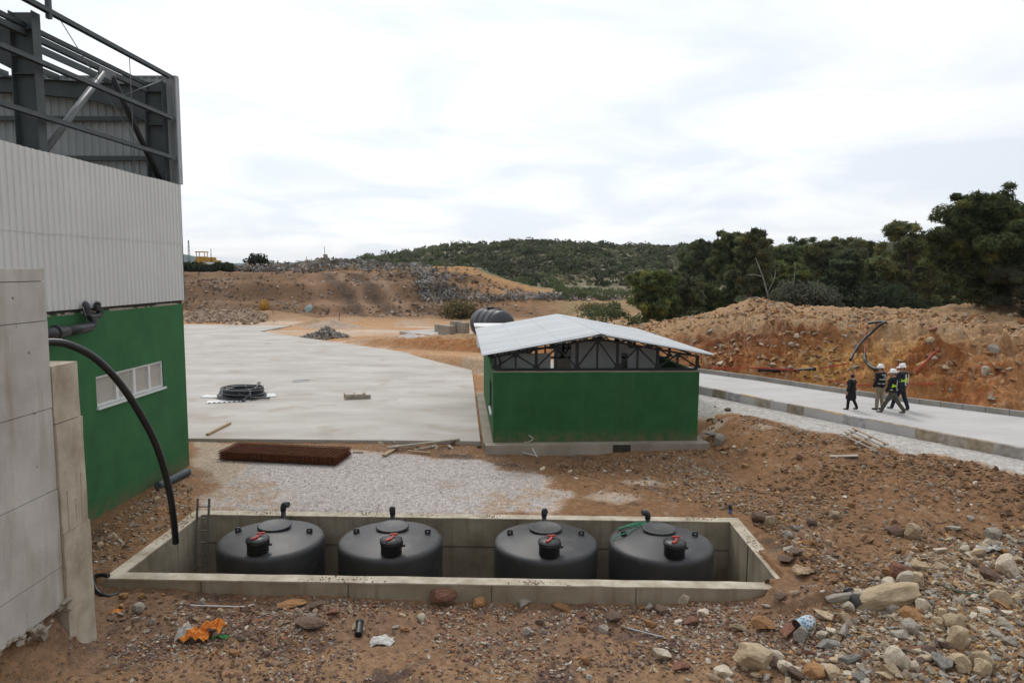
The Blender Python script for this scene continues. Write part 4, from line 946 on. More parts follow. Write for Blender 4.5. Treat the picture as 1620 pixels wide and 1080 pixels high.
sw_ = b.build('side_wall', M['green_shed'], shed, fix=False)
b = MB(); b.box(.02, 1.42, zl0 + .02, .1, 1.5, zl1); b.box(.02, 2.92, zl0 + .02, .1, 2.98, zl1); b.box(.02, 1.5, zl0 + .02, .1, 2.92, zl0 + .09); b.box(.02, 1.5, zl1 - .07, .1, 2.92, zl1); wi = b.build('window', M['cap'], shed, fix=False)
b = MB(); b.box(-.05, 1.38, zl0 - .05, .12, 3.02, zl0 + .015); b.build('sill', M['white_pvc'], wi)
b = MB(); b.box(.05, 1.5, zl0 + .09, .06, 2.92, zl1 - .07); b.build('pane', MAT('dark_pane', (.03, .035, .035), None, 3, .08), wi)
b = MB(); b.rbox(SW - .2, .203, SB + .003, SW, SL - .2, ST - .003, amp=.004); b.build('side_wall', M['green_shed'], shed)
b = MB(); b.box(0, SL - .198, SB + .003, 2.4, SL, ST); b.box(3.6, SL - .198, SB + .003, SW, SL, ST); b.build('back_wall', M['inner_grey'], shed)
b = MB(); b.rbox(-.004, -.004, ST, SW + .006, .21, ST + .035, amp=.008); b.build('plaster_edge', M['footing_concrete'], fw)
b = MB(); b.box(.21, .21, SB - .01, SW - .21, SL - .21, SB + .02); b.build('floor', M['footing_concrete'], shed)
# inner partition with a dark doorway, and a loading ramp of pale sheets inside
b = MB(); b.box(.32, 1.3, SB + .03, 2.25, 1.42, 3.36); b.build('partition', M['inner_grey'], shed, fix=False); b = MB(); b.box(3.15, 2.0, SB + .03, 5.15, 2.12, 3.75); b.box(5.42, 2.0, SB + .03, 6.6, 2.12, 3.5); b.box(5.15, 2.0, 3.3, 5.42, 2.12, 3.7); b.build('partition', M['inner_grey'], shed, fix=False)
b = MB(); b.box(.21, .3, ST, .3, 5.4, ST + .4); b.build('side_mesh', M['mesh_dark'], shed)
# trusses
zb0 = ST + .06
def roof_z(x): return 3.49 + (1 - abs(x - SW / 2) / (SW / 2)) * .66
for ti, y in enumerate((.12, 3.5, 6.9, 10.1)):
    t = bpy.data.objects.new('truss', None); COL.objects.link(t); t.parent = shed; t.location = (0, y, 0); t.empty_display_size = .1
    top = lambda x: roof_z(x) - .10
    b = MB(); b.bar((.06, 0, zb0 + .03), (SW - .06, 0, zb0 + .03), .10, .07); b.build('bottom_chord', M['black_steel'], t)
    b = MB(); b.bar((.0, 0, top(0)), (SW / 2, 0, top(SW / 2)), .10, .07); b.bar((SW / 2, 0, top(SW / 2)), (SW, 0, top(SW)), .10, .07); b.build('top_chord', M['black_steel'], t)
    xs = [.06 + (SW - .12) * k / 10 for k in range(11)]
    for i, x in enumerate(xs):
        b = MB(); wd = .10 if i % 2 == 0 else .065
        b.bar((x, 0, zb0 + .066), (x, 0, top(x) - .035), wd, wd, (1, 0, 0)); b.build('post', M['black_steel'], t)
        b = MB()
        if i % 2 == 0: b.prism([(x - .15, zb0 + .06), (x + .15, zb0 + .06), (x + .07, zb0 + .2), (x - .07, zb0 + .2)], -.012, .012)
        else: b.prism([(x - .15, top(x) - .03), (x + .15, top(x) - .03), (x + .06, top(x) - .16), (x - .06, top(x) - .16)], -.012, .012)
        b.xform(Matrix(((1, 0, 0, 0), (0, 0, -1, -.05 if True else 0), (0, 1, 0, 0), (0, 0, 0, 1)))); b.build('gusset', M['black_steel'], t)
    for i in range(10):
        a, c = xs[i], xs[i + 1]
        lo, hi_ = (a, c) if i % 2 == 0 else (c, a)
        b = MB(); b.bar((lo, -.0, zb0 + .1), (hi_, 0, top(hi_) - .06), .055, .055); b.build('diagonal', M['black_steel'], t)
for x in (.4, 1.5, 2.6, 3.7, SW - 3.7, SW - 2.6, SW - 1.5, SW - .4):
    b = MB(); b.bar((x, -.1, roof_z(x) - .035), (x, SL + .1, roof_z(x) - .035), .06, .05); b.build('purlin', M['black_steel'], shed)
# roof: two slopes of ribbed white sheet
pr = ribbed(SL + .55, 0, 0, .31, .05)
for sg in (-1, 1):
    hw_ = SW / 2 + .43
    def fn(s, d, u, sg=sg):
        x = SW / 2 + sg * u * hw_; z = 3.55 + .66 + .02 - u * (.66 * hw_ / (SW / 2)) + d + (.02 if .5 < u else 0) * 0
        return (x, -.32 + s, z - .0)
    for ua, ub, lift in ((.66, 1.0, 0), (.33, .675, .012), (.004, .345, .024)):
        sheet_obj('roof_sheet', pr, lambda s, d, u, fn=fn, lift=lift: (fn(s, d, u)[0], fn(s, d, u)[1], fn(s, d, u)[2] + lift), M['roof'], shed, [ua, ub])
    sheet_obj('roof_sheet', pr, lambda s, d, u, fn=fn: (fn(s, d, u)[0], fn(s, d, u)[1], fn(s, d, u)[2] - .03), M['inner_grey'], shed, [.004, 1.0])
b = MB(); V = []
for y in (-.34, SL + .25):
    V += [(SW / 2 - .22, y, 4.235), (SW / 2, y, 4.285), (SW / 2 + .22, y, 4.235)]
b.add(V, [(0, 1, 4, 3), (1, 2, 5, 4)]); b.build('ridge_cap', M['roof'], shed)
b = MB(); b.bar((SW / 2 - .24, -.28, 4.09), (SW / 2, -.28, 4.19), .03, .03); b.bar((SW / 2 + .24, -.28, 4.09), (SW / 2, -.28, 4.19), .03, .03); b.build('ridge_bracket', M['black_steel'], shed)
# white cables poking from the wall
b = MB(); b.tube(smooth_path([(1.15, -.012, SB + .02), (1.3, -.1, .3), (1.45, -.14, .42), (1.36, -.10, .5), (1.3, -.02, .52)], 5), .012, 5); b.tube(smooth_path([(1.4, -.45, .15), (1.48, -.55, 0), (1.6, -.62, -.18)], 5), .018, 5); b.tube([(1.05, -.5, .02), (1.55, -.6, -.1)], .014, 5)
b.build('loose_cable', M['white_pvc'], shed)
def sw(x, y, z=0): c, s = cos(SHED_A), sin(SHED_A); return (-.66 + x * c - y * s, 24.39 + x * s + y * c, z)

# ================================================================== THINGS ON THE YARD
# rusty stack of reinforcement mesh
A = PZ(349, 728, 0); B = PZ(530, 737, 0); Cc = PZ(556, 704, 0.3); Dd = PZ(383, 700, .3)
ex = Vector((B[0] - A[0], B[1] - A[1], 0)); wln = ex.length; ex.normalize(); ey = Vector((-ex.y, ex.x, 0)); ddp = (Vector((Dd[0] - A[0], Dd[1] - A[1], 0))).dot(ey)
t = thing('rebar_mesh_stack', 'stack of rusty brown reinforcement mesh sheets on the gravel', 'rebar mesh', (A[0], A[1], .02), math.atan2(ex.y, ex.x))
rj = random.Random(3); nl = 11
for k in range(nl):
    b = MB(); z = .03 + .027 * k; ox, oy = rj.uniform(-.07, .07), rj.uniform(-.08, .08); sk = rj.uniform(-.01, .01) + .0
    n = 27
    for i in range(n):
        x = ox + .02 + (wln - .04) * i / (n - 1) + rj.uniform(-.01, .01); b.bar((x, oy - .05, z), (x + sk + .06, oy + ddp + .05, z), .014 if k < nl - 1 else .017, .012)
    for i in range(15):
        y = oy + ddp * i / 14; b.bar((ox - .06, y, z - .013), (ox + wln + .06, y, z - .013), .014, .014)
    b.build('mesh_sheet', M['rust'], t, fix=False)
# a pipe coil on white boards
cp = PZ(383, 628, .11)
t = thing('pipe_coil', 'coil of black plastic pipe lying on white boards on the yard', 'pipe coil', (cp[0], cp[1], .15))
for k in range(13):
    rr_ = 1.02 + random.uniform(-.15, .15); z0 = .05 + .052 * (k // 1.6) + .0; ph = random.uniform(0, 6.28); tx_, ty_ = random.uniform(-.06, .06), random.uniform(-.05, .05); ox, oy = random.uniform(-.06, .06), random.uniform(-.05, .05)
    pts = [(ox + rr_ * cos(a) * (1 + .03 * sin(2 * a + ph)), oy + rr_ * sin(a) * .95, max(.045, z0 + tx_ * cos(a) + ty_ * sin(a))) for a in [ph + 2 * pi * i / 40 for i in range(41)]]
    b = MB(); b.tube(pts, .042, 8, cap=False); b.build('pipe_turn', M['hose'] if k % 3 else M['poly_far'], t)
b = MB(); b.tube(smooth_path([(.45, .95, .5), (.72, .5, .62), (.8, 0, .55), (.72, -.6, .34), (.55, -1.15, .05), (.5, -1.3, .05)], 6), .045, 8); b.tube(smooth_path([(.2, -1.0, .3), (.8, -.85, .12), (1.3, -.7, .05), (1.62, -.66, .05)], 6), .045, 8); b.build('pipe_end', M['poly_far'], t)
for a in (.4, 1.7, 2.9, 4.2, 5.4):
    c_, s_ = cos(a), sin(a); b = MB(); b.tube([(c_ * .86, s_ * .82, .05), (c_ * .86, s_ * .82, .5), (c_ * 1.18, s_ * 1.12, .48), (c_ * 1.18, s_ * 1.12, .05)], .008, 4); b.build('binding', M['white_pvc'], t)
for (x0, y0, l, w_, rz), lab in zip(((-1.0, -1.75, 1.9, .75, .35), (.35, -.5, 1.5, .9, .5), (-2.0, -.25, 1.6, .6, -.05)), ('white perforated board sticking out in front of the pipe coil', 'white board under the right side of the pipe coil', 'white board under the left side of the pipe coil')):
    b = MB(); b.box(0, 0, .0, l, w_, .025)
    bd = b.build('board', M['white_paint']); bd.location = (cp[0] + x0, cp[1] + y0, .115 + (.004 if x0 > 0 else 0) + (.008 if x0 < -1.5 else 0)); bd.rotation_euler = (0, 0, rz); tag(bd, lab, 'board')
    if 'perforated' in lab:
        for k in range(8):
            q = MB(); q.box(.08 + k * .22, -.02, .0, .17 + k * .22, .1, .03); q.build('notch', M['black_steel'], bd)
# wooden formwork frame on the yard
p = PZ(562, 629, .11); t = thing('formwork_frame', 'small timber formwork frame left on the concrete yard', 'frame', (p[0], p[1], .11), radians(14))
b = MB(); b.box(-.45, -.42, 0, .75, -.37, .2); b.build('board', M['old_wood'], t)
b = MB(); b.box(-.55, .4, .0, .55, .45, .1); b.build('board', M['old_wood'], t)
for x in (-.45, 0.05, .5):
    b = MB(); b.bar((x, -.5, .17), (x - .1, .55, .14), .06, .04); b.build('batten', M['wood'], t)
for x in (-.5, .45):
    b = MB(); b.bar((x, -.36, 0), (x, -.36, .3), .05, .05); b.build('stake', M['wood'], t)
def plank(px0, py0, px1, py1, w_, h_, lab, mat='wood', z=None, name='timber_plank', cat='plank', lift=.0, group=None):
    if z is None: a = GP(px0, py0); c = GP(px1, py1)
    else: a = PZ(px0, py0, z); c = PZ(px1, py1, z)
    a = Vector(a); c = Vector(c); a.z += h_ / 2; c.z += h_ / 2 + lift
    ctr = (a + c) / 2; b = MB(); b.bar(a - ctr, c - ctr, w_, h_); o = b.build(name, M[mat]); o.location = ctr; return tag(o, lab, cat, group)
plank(328, 689, 364, 671, .11, .09, 'wooden beam lying alone on the yard edge near the hall', z=.11)
plank(607, 721, 628, 708, .16, .05, 'short pale plank with its end on the gravel beside the yard edge', z=.03)
plank(612, 709, 727, 697, .12, .05, 'long plank lying along the yard edge in the gravel', 'old_wood', z=.1, lift=.04)
plank(645, 714, 681, 717, .08, .05, 'short wooden batten on the gravel below the long plank', z=.03)
plank(622, 705, 660, 707, .08, .04, 'thin batten against the yard edge beside the plank heap', 'old_wood', z=.04)
plank(655, 712, 690, 706, .07, .04, 'thin dark batten crossing under the long plank', 'old_wood', z=.03)
plank(464, 602, 490, 601, .03, .02, 'thin dark stick on the middle of the yard', 'black_steel', z=.11, name='stick', cat='stick')
b = MB(); p = PZ(476, 603, .115); b.box(-.5, -.18, 0, .45, .2, .015); o = b.build('grey_sheet', M['galv']); o.location = p; o.rotation_euler = (0, 0, .4); tag(o, 'thin grey sheet lying flat in the middle of the yard', 'sheet')
plank(558, 716, 575, 716, .03, .03, 'rusty bar end beside the mesh stack', 'rust', z=.02, name='rusty_bar', cat='bar')
# pallet on the slope and its loose board
a = GP(1367, 703); up_n = Vector((-.35, -.45, 1)).normalized()
t = thing('wooden_pallet', 'broken pale wooden slat pallet lying on the slope below the road', 'pallet', a, radians(32))
for k in range(4):
    b = MB(); b.bar((-.36 + .22 * k, -.62, -.02 + .04 * k), (-.36 + .22 * k, .62, .28 + .04 * k), .09, .025); b.build('slat', M['wood'] if k % 2 else M['old_wood'], t)
for k in range(3):
    b = MB(); b.bar((-.5, -.5 + .5 * k, -.03 + .12 * k), (.45, -.5 + .5 * k, .1 + .12 * k), .08, .05); b.build('bearer', M['old_wood'], t)
plank(1313, 722, 1357, 722, .2, .03, 'loose grey board on the slope beside the broken pallet', 'old_wood', lift=.02)
# black and red lines on the bank
b = MB(); P = [GP(*q) for q in ((1199, 587), (1230, 588), (1262, 588), (1290, 586))]; b.tube(smooth_path([(p[0], p[1], p[2] + .08) for p in P], 6), .09, 8); tag(b.build('black_pipe', M['hose']), 'straight black pipe lying along the foot of the bank by the shed', 'pipe')
b = MB(); P = [GP(*q) for q in ((1342, 577), (1350, 562), (1362, 546), (1375, 534), (1390, 521), (1398, 517), (1384, 517), (1371, 519))]; b.tube(smooth_path([(p[0], p[1] - .15, p[2] + .25) for p in P], 6), .065, 8); tag(b.build('black_hose', M['hose']), 'black hose bent over the top of the orange cut bank', 'hose')
b = MB(); P = [GP(*q) for q in ((1366, 566), (1366, 574), (1372, 583), (1383, 590), (1392, 592))]; b.tube(smooth_path([(p[0], p[1] - .1, p[2] + .2) for p in P], 6), .075, 8); tag(b.build('black_hose', M['hose']), 'short black hose curving down behind the walking people', 'hose')
def tape(pts, lab, w_=.09):
    P = smooth_path([Vector(GP(*q)) + Vector((0, -.1, .12)) for q in pts], 6); b = MB()
    for p, q in zip(P[:-1], P[1:]): b.bar(p, q, .03, w_)
    return tag(b.build('warning_tape', M['tape']), lab, 'tape')
tape(((1118, 583), (1150, 586), (1200, 585), (1260, 588), (1300, 585), (1342, 578)), 'red warning tape strung along the foot of the bank to the bent hose', .07)
tape(((1366, 518), (1367, 532), (1366, 548), (1366, 566)), 'red tape hanging down the cut bank beside the bent hose', .12)
tape(((1447, 590), (1460, 578), (1472, 565), (1483, 556)), 'orange red tape running up the yellow cut bank right of the people', .10)
tape(((1310, 605), (1350, 612), (1400, 611), (1450, 611), (1478, 611)), 'red tape on the ground behind the walking people', .06)

# ================================================================== BEYOND THE YARD
# plinth with blocks, horizontal tank, container
P0, P1 = PZ(632, 524, .35), PZ(752, 538, .35)
t = thing('concrete_plinth', 'low pale concrete plinth with upright blocks beyond the yard', 'plinth', (0, 0, 0))
ex = Vector((P1[0] - P0[0], P1[1] - P0[1], 0)); ex.normalize(); ey = Vector((-ex.y, ex.x, 0)); a = Vector((P0[0], P0[1], 0))
def quad(o, x0, y0, x1, y1): return [tuple((o + ex * x + ey * y)[:2]) for x, y in ((x0, y0), (x1, y0), (x1, y1), (x0, y1))]
b = MB(); b.prism(quad(a, 0, 0, 14, 5.6), -.4, .35); b.build('plinth_slab', M['slab'], t)
for x, y, l, d_, h_ in ((2.3, 2.6, 1.7, .7, .72), (4.4, 2.9, .8, .9, 1.15), (5.4, 2.9, 1.2, .6, 1.1), (5.0, .9, 1.7, .7, .9)):
    b = MB(); b.prism(quad(a, x, y, x + l, y + d_), .354, .35 + h_); b.build('concrete_block', M['footing_concrete'], t)
cq = PZ(764, 539, .35); ax_ = Vector((-.55, .835, 0)); sd = Vector((.835, .55, 0)); cz = .35 + 1.38; R1 = 1.33
t = thing('horizontal_tank', 'large black horizontal tank with raised ribs behind the shed roof', 'tank', (cq[0] + .75, cq[1] + 1.4, 0))
prof = [(.02, -2.25), (.5, -2.22), (.95, -2.08), (1.22, -1.85), (1.3, -1.6)]
for k in (-1.15, -.2, .75): prof += [(1.3, k - .09), (1.36, k - .05), (1.36, k + .05), (1.3, k + .09)]
prof += [(1.3, 1.6), (1.22, 1.85), (.95, 2.08), (.5, 2.22), (.02, 2.25)]
Mx = Matrix(((sd.x, 0, ax_.x, 0), (sd.y, 0, ax_.y, 0), (0, 1, 0, cz), (0, 0, 0, 1)))
b = MB(); b.lathe(prof, 56); b.xform(Mx); b.build('tank_shell', M['poly_far'], t)
b = MB(); b.lathe([(.3, 1.2), (.3, 1.42), (.36, 1.43), (.36, 1.5), (.05, 1.52)], 24); b.xform(Matrix.Translation((ax_.x * .3, ax_.y * .3, cz))); b.build('manhole', M['cap'], t)
b = MB(); b.lathe([(.12, 1.2), (.12, 1.42), (.02, 1.43)], 12); b.xform(Matrix.Translation((-ax_.x * 1.3, -ax_.y * 1.3, cz))); b.build('inlet', M['cap'], t)
for k in (-1.2, 1.2):
    b = MB(); q = ax_ * k; b.bar(q - sd * .9 + Vector((0, 0, .36)), q - sd * .9 + Vector((0, 0, 1.1)), .12, .12); b.bar(q + sd * .9 + Vector((0, 0, .36)), q + sd * .9 + Vector((0, 0, 1.1)), .12, .12); b.bar(q - sd * 1.0 + Vector((0, 0, .95)), q + sd * 1.0 + Vector((0, 0, .95)), .1, .14); b.build('saddle', M['black_steel'], t)
q = PY(752, 518, 50.0)
t = thing('site_container', 'white site container with flat blue edged roof behind the shed', 'container', (q[0] + .2, 49, 0), SHED_A)
b = MB(); b.box(0, 0, 0, 6.2, 2.6, 2.28); b.build('container_body', M['white_paint'], t)
b = MB(); b.box(-.15, -.15, 2.283, 6.35, 2.75, 2.42); b.build('blue_trim', M['blue'], t); b = MB(); b.box(-.2, -.2, 2.423, 6.4, 2.8, 2.5); b.build('roof', M['white_paint'], t)
b = MB(); b.box(1.2, -.03, .9, 2.4, -.003, 1.8); w_ = b.build('window', M['pane'], t)
b = MB(); p = PZ(757, 562, 0); b.rbox(p[0] - .3, p[1], -.3, p[0] + 1.6, p[1] + 1.2, .62); tag(b.build('water_box', M['blue']), 'dark box standing behind the back left corner of the shed', 'box')

# landfill
rg = np.random.default_rng(21)
PAL = np.array([(.55, .55, .54), (.42, .43, .44), (.30, .33, .38), (.12, .12, .12), (.06, .06, .065), (.34, .27, .2), (.22, .17, .12), (.45, .40, .33), (.16, .23, .34), (.40, .10, .07), (.12, .22, .14), (.5, .38, .2)])
PW = np.array([.15, .13, .10, .12, .12, .12, .12, .08, .03, .01, .01, .01]); PW = PW / PW.sum()
def trash(name, pts, size, label, seed, dark=1.0):
    r = np.random.default_rng(seed); n = len(pts); V = []; sz = size * (.35 + 1.1 * r.random(n) ** 2)
    u = r.normal(size=(n, 3)); u /= np.linalg.norm(u, axis=1)[:, None]; v = np.cross(u, r.normal(size=(n, 3))); v /= np.linalg.norm(v, axis=1)[:, None]; w__ = np.cross(u, v)
    u *= (sz * (.4 + .8 * r.random(n)))[:, None]; v *= (sz * (.3 + .5 * r.random(n)))[:, None]; w__ *= (sz * (.08 + .35 * r.random(n)))[:, None]
    corners = np.stack([pts + i * u * (1 + .3 * r.normal(size=(n, 1))) + j * v * (1 + .3 * r.normal(size=(n, 1))) + k * w__ for i in (-.5, .5) for j in (-.5, .5) for k in (-.5, .5)], 1).reshape(-1, 3)
    q = np.array([(0, 1, 3, 2), (4, 6, 7, 5), (0, 4, 5, 1), (2, 3, 7, 6), (0, 2, 6, 4), (1, 5, 7, 3)])
    Fc = (np.arange(n)[:, None, None] * 8 + q[None]).reshape(-1, 4)
    patch = (.55 + .9 * np.clip(fbm(pts[:, 0] * .35, pts[:, 1] * .35 + pts[:, 2] * .5, 94, 3) + .4, 0, 1))[:, None]
    col = np.repeat((.52 * PAL[r.choice(len(PAL), n, p=PW)] + .48 * np.array((.27, .22, .165))) * (.75 + .4 * r.random((n, 1))) * dark * patch, 6, 0)
    return tag(np_mesh(name, corners, Fc, TV, col=col), label, 'rubbish', kind='stuff')
TV = VCOL('rubbish_skin', .8, .2, 3)
def on_ground(xy, lift): return np.concatenate([xy, (height(xy[:, 0], xy[:, 1]) + lift)[:, None]], 1)
# heap along the top of the mound
n = 9000; x = -72 + 58 * rg.random(n); y = 109 + 11 * rg.random(n)
hgt = (.35 + 1.25 * np.clip(.55 + .9 * fbm(x * .13, y * .2, 91, 3), 0, 1.6)) * np.interp(x, [-72, -52, -40, -33, -18, -14], [1.2, 1.2, 1.3, 1.25, .45, .05]) * np.sin(np.clip((y - 108.5) / 12, 0, 1) * pi) ** .6
trash('rubbish_heap', on_ground(np.stack([x, y], 1), rg.random(n) * hgt), .46, 'long heap of grey and white rubbish along the top of the landfill mound', 1)
# tipped rubbish at the right end of the mound
n = 1300; pts = []
while len(pts) < n:
    px, py = rg.uniform(645, 760), rg.uniform(425, 477); f = (py - 425) / 52
    if 652 + 14 * f < px < 690 + 40 * f + 16 * rg.normal() or (rg.random() < .06): pts.append((px, py))
def img_ground(pts):
    """photo pixels onto the ground, vectorised, coarse"""
    o = []
    for px, py in pts: o.append(GP(px, py)[:2])
    return np.array(o)
xy = img_ground(pts); trash('rubbish_slope', on_ground(xy, .05 + .3 * rg.random(len(xy))), .46, 'patch of mixed rubbish tipped down the right end of the landfill mound', 2, .9)
n = 2400; px = rg.uniform(755, 985, n); py = 470 + rg.normal(0, 2.2, n) + (px < 800) * 3; xy = img_ground(list(zip(px, py))); trash('rubbish_band', on_ground(xy, .35 * rg.random(n)), .5, 'pale band of rubbish along the foot of the scrub hill', 3)
n = 650; px = rg.uniform(292, 740, n); py = rg.uniform(432, 490, n); xy = img_ground(list(zip(px, py))); trash('scattered_rubbish', on_ground(xy, .03), .26, 'small bits of rubbish scattered over the brown landfill face', 4)
n = 700; px = np.concatenate([rg.normal(352, 26, 350), rg.uniform(295, 420, 350)]); py = 503 + rg.normal(0, 4, n); xy = img_ground(list(zip(px, py))); q = trash('rock_spill', on_ground(xy, .1 + .2 * rg.random(n)), .7, 'spill of pale broken rock at the foot of the landfill mound', 5)
q.data.materials[0] = MAT('pale_rock', (.42, .33, .25), (.33, .24, .17), .8, .95)
n = 420; ang = rg.random(n) * 6.28; rr_ = rg.random(n) ** .6; c0 = GP(515, 532); xy = np.stack([c0[0] + 2.3 * rr_ * np.cos(ang), c0[1] + 2.0 * rr_ * np.sin(ang)], 1); q = trash('gravel_heap', on_ground(xy, (1 - rr_) * .75), .36, 'small heap of grey rubble at the far edge of the yard', 6)
q.data.materials[0] = MAT('grey_rubble', (.30, .27, .24), (.22, .19, .165), 1.2, .95)
for px, py, rad, hh, lab, rgb in ((527, 517, 4.2, .95, 'low pale pinkish mound of earth behind the far corner of the yard', (.43, .32, .24)), (497, 513, 2.8, .8, 'small tan mound of earth at the far corner of the yard', (.42, .28, .17)), (650, 530, 3.0, .3, 'flat pale grey heap of sand beside the plinth', (.50, .45, .41))):
    c0 = GP(px, py); rx_ = np.linspace(0, 1, 9); n = 40; V = []
    for r_ in rx_:
        for k in range(n):
            a = 2 * pi * k / n; x, y = c0[0] + rad * r_ * cos(a), c0[1] + rad * .8 * r_ * sin(a); V.append((x, y, hz(x, y) - .12 + hh * (1 - r_) ** 1.2 * (1 + .4 * float(fbm(np.array([x]), np.array([y]), 93)[0]))))
    Fc = [(i * n + k, i * n + (k + 1) % n, (i + 1) * n + (k + 1) % n, (i + 1) * n + k) for i in range(8) for k in range(n)]
    tag(np_mesh('earth_mound', V, Fc, MAT('mound', rgb, tuple(v * .75 for v in rgb), 1.5, .95, .6, 12), smooth=True), lab, 'mound')
# dark bushes among the rubbish, cable reel, disc, mast, posts, chimney
def bush(name, x, y, z, r, h_, label, cat='bush', base=(.030, .040, .018), seed=0, n=26, nper=46, size=.3, group=None):
    r_ = np.random.default_rng(seed); k = n; c = r_.normal(size=(k, 3)); c /= np.linalg.norm(c, axis=1)[:, None]; c *= (r_.random(k) ** .5)[:, None]
    C_ = np.stack([x + c[:, 0] * r * .8, y + c[:, 1] * r * .8, z + h_ * .5 + c[:, 2] * h_ * .42], 1)
    V, Fc = leaf_faces(C_, np.full(k, r * .42), nper, size, .8, seed)
    col = np.array(base)[None] * (.7 + .7 * r_.random((k, 1))); col = np.repeat(col, nper, 0) * (.75 + .5 * r_.random((len(Fc), 1)))
    t = thing(name, label, cat, (x, y, z), 0, group); o = np_mesh('foliage', V - np.array([x, y, z]), Fc, TL, t, col=col)
    b = MB()
    for k in range(3): b.tube([(0, 0, -.3), (r * .15 * cos(k * 2.1), r * .15 * sin(k * 2.1), h_ * .3), (r * .4 * cos(k * 2.1), r * .4 * sin(k * 2.1), h_ * .6)], .05, 5, radii=[.06, .045, .02])
    b.build('stem', M['bark'], t); return t
TL = VCOL('leaf', .85, .35, .9, leaf=.45)
for i, (px, y, r, h_, lab) in enumerate(((300, 108, 2.0, 1.2, 'dark bush in the rubbish beside the hall corner'), (326, 107.5, 1.7, .7, 'low dark bush below the bulldozer'), (350, 108, 2.3, 1.4, 'round dark bush on the landfill edge right of the bulldozer'), (408, 117, 2.2, 3.0, 'grey green bush standing above the rubbish heap'), (415, 118, 1.6, 2.6, 'small bush behind the rubbish heap beside the thin poles'))):
    x = PY(px, 430, y)[0]; bush('bush', x, y, hz(x, y), r, h_, lab, seed=40 + i, size=.4)
def at(px, py, y): return PY(px, py, y)
c0 = GP(418, 489); t = thing('cable_reel', 'yellow cable reel lying on its side at the foot of the landfill mound', 'cable reel', c0, .0)
Mx = Matrix.Translation((0, 0, .55)) @ Matrix.Rotation(radians(18), 4, 'Z') @ Matrix.Rotation(radians(-70), 4, 'X')
for z0 in (-.45, .4):
    b = MB(); b.lathe([(.08, z0), (.62, z0), (.62, z0 + .06), (.08, z0 + .06)], 28, cap=False); b.xform(Mx); b.build('flange', M['yellow'], t)
b = MB(); b.lathe([(.34, -.385), (.34, .395)], 20); b.xform(Mx); b.build('drum', M['dark_gap'], t)
c0 = GP(488, 493); t = thing('teal_lid', 'pale teal round lid leaning at the foot of the landfill mound', 'lid', c0)
b = MB(); b.lathe([(.02, .1), (.45, .08), (.6, .0), (.6, -.04), (.02, -.02)], 28); b.xform(Matrix.Translation((0, 0, .42)) @ Matrix.Rotation(radians(-24), 4, 'Y') @ Matrix.Rotation(radians(52), 4, 'X')); b.build('disc', M['teal'], t)
p = at(515, 413, 113); t = thing('brick_chimney', 'stubby grey post with a thin pole on top of the landfill mound', 'post', (p[0], 113, p[2] - .4))
b = MB(); b.prism([(-.28, -.28), (.28, -.28), (.28, .28), (-.28, .28)], 0, 1.5); b.build('post', M['footing_concrete'], t); b = MB(); b.tube([(-.1, 0, 1.5), (-.16, 0, 2.8)], .045, 6); b.build('pole', M['dark_gap'], t)
for px, pyb, pyt, lab in ((404, 412, 401, 'thin pole standing in the rubbish heap beside the bushes'), (485, 416, 406, 'thin short pole on the landfill crest'), (334, 405, 393, 'thin upright pole beside the yellow bulldozer')):
    p = at(px, pyb, 114); q = at(px, pyt, 114); b = MB(); b.tube([(p[0], 114, p[2] - 1), (p[0], 114, q[2])], .05, 6); tag(b.build('pole', M['dark_gap']), lab, 'pole')
p = at(299, 404, 400); q = at(299, 380, 400); t = thing('radio_mast', 'thin lattice radio mast on the distant hill beside the hall corner', 'mast', (p[0], 400, 0))
hgt_ = q[2]
for i in range(3):
    a = 2 * pi * i / 3; b = MB(); b.tube([(1.2 * cos(a), 1.2 * sin(a), 0), (.25 * cos(a), .25 * sin(a), hgt_)], .12, 5); b.build('leg', M['steel_pale'], t)
b = MB()
for k in range(9):
    f0, f1 = k / 9, (k + 1) / 9
    for i in range(3):
        a, c = 2 * pi * i / 3, 2 * pi * (i + 1) / 3; r0, r1 = 1.2 - .95 * f0, 1.2 - .95 * f1; b.bar((r0 * cos(a), r0 * sin(a), f0 * hgt_), (r1 * cos(c), r1 * sin(c), f1 * hgt_), .09, .09)
b.build('lattice', M['steel_pale'], t)
# stakes near the track
for px, py, lab in ((536, 508, 'thin stake by the dirt track beyond the yard'),):
    p = GP(px, py); b = MB(); b.tube([(0, 0, -.2), (.1, 0, 1.0)], .04, 6); o = b.build('stake', M['dark_gap']); o.location = p; tag(o, lab, 'stake')
# bulldozer
p = at(324, 421, 116); t = thing('bulldozer', 'small yellow bulldozer on top of the rubbish heap', 'bulldozer', (p[0], 116, p[2] - .05), radians(6))
b = MB(); b.box(-.5, -.75, .75, 1.7, .75, 1.55); b.box(-1.3, -.9, .6, -.5, .9, 1.25); b.build('body', M['yellow'], t, fix=False)
b = MB()
for x in (-1.05, .25):
    for y in (-.7, .7): b.bar((x, y, 1.25), (x, y, 2.35), .1, .1)
b.box(-1.25, -.85, 2.35, .45, .85, 2.5); b.box(-1.05, -.72, 1.25, .25, .72, 1.65); b.build('cab', M['yellow'], t, fix=False)
for y in (-1.0, .6):
    b = MB(); P = [(-1.7, .3), (-1.5, .05), (1.6, .05), (1.85, .3), (1.6, .62), (-1.5, .62)]
    V = [(x, y, z) for x, z in P] + [(x, y + .4, z) for x, z in P]; b.add(V, [tuple(range(6)), tuple(range(6, 12))] + [(i, (i + 1) % 6, 6 + (i + 1) % 6, 6 + i) for i in range(6)]); b.build('track', M['dark_gap'], t)
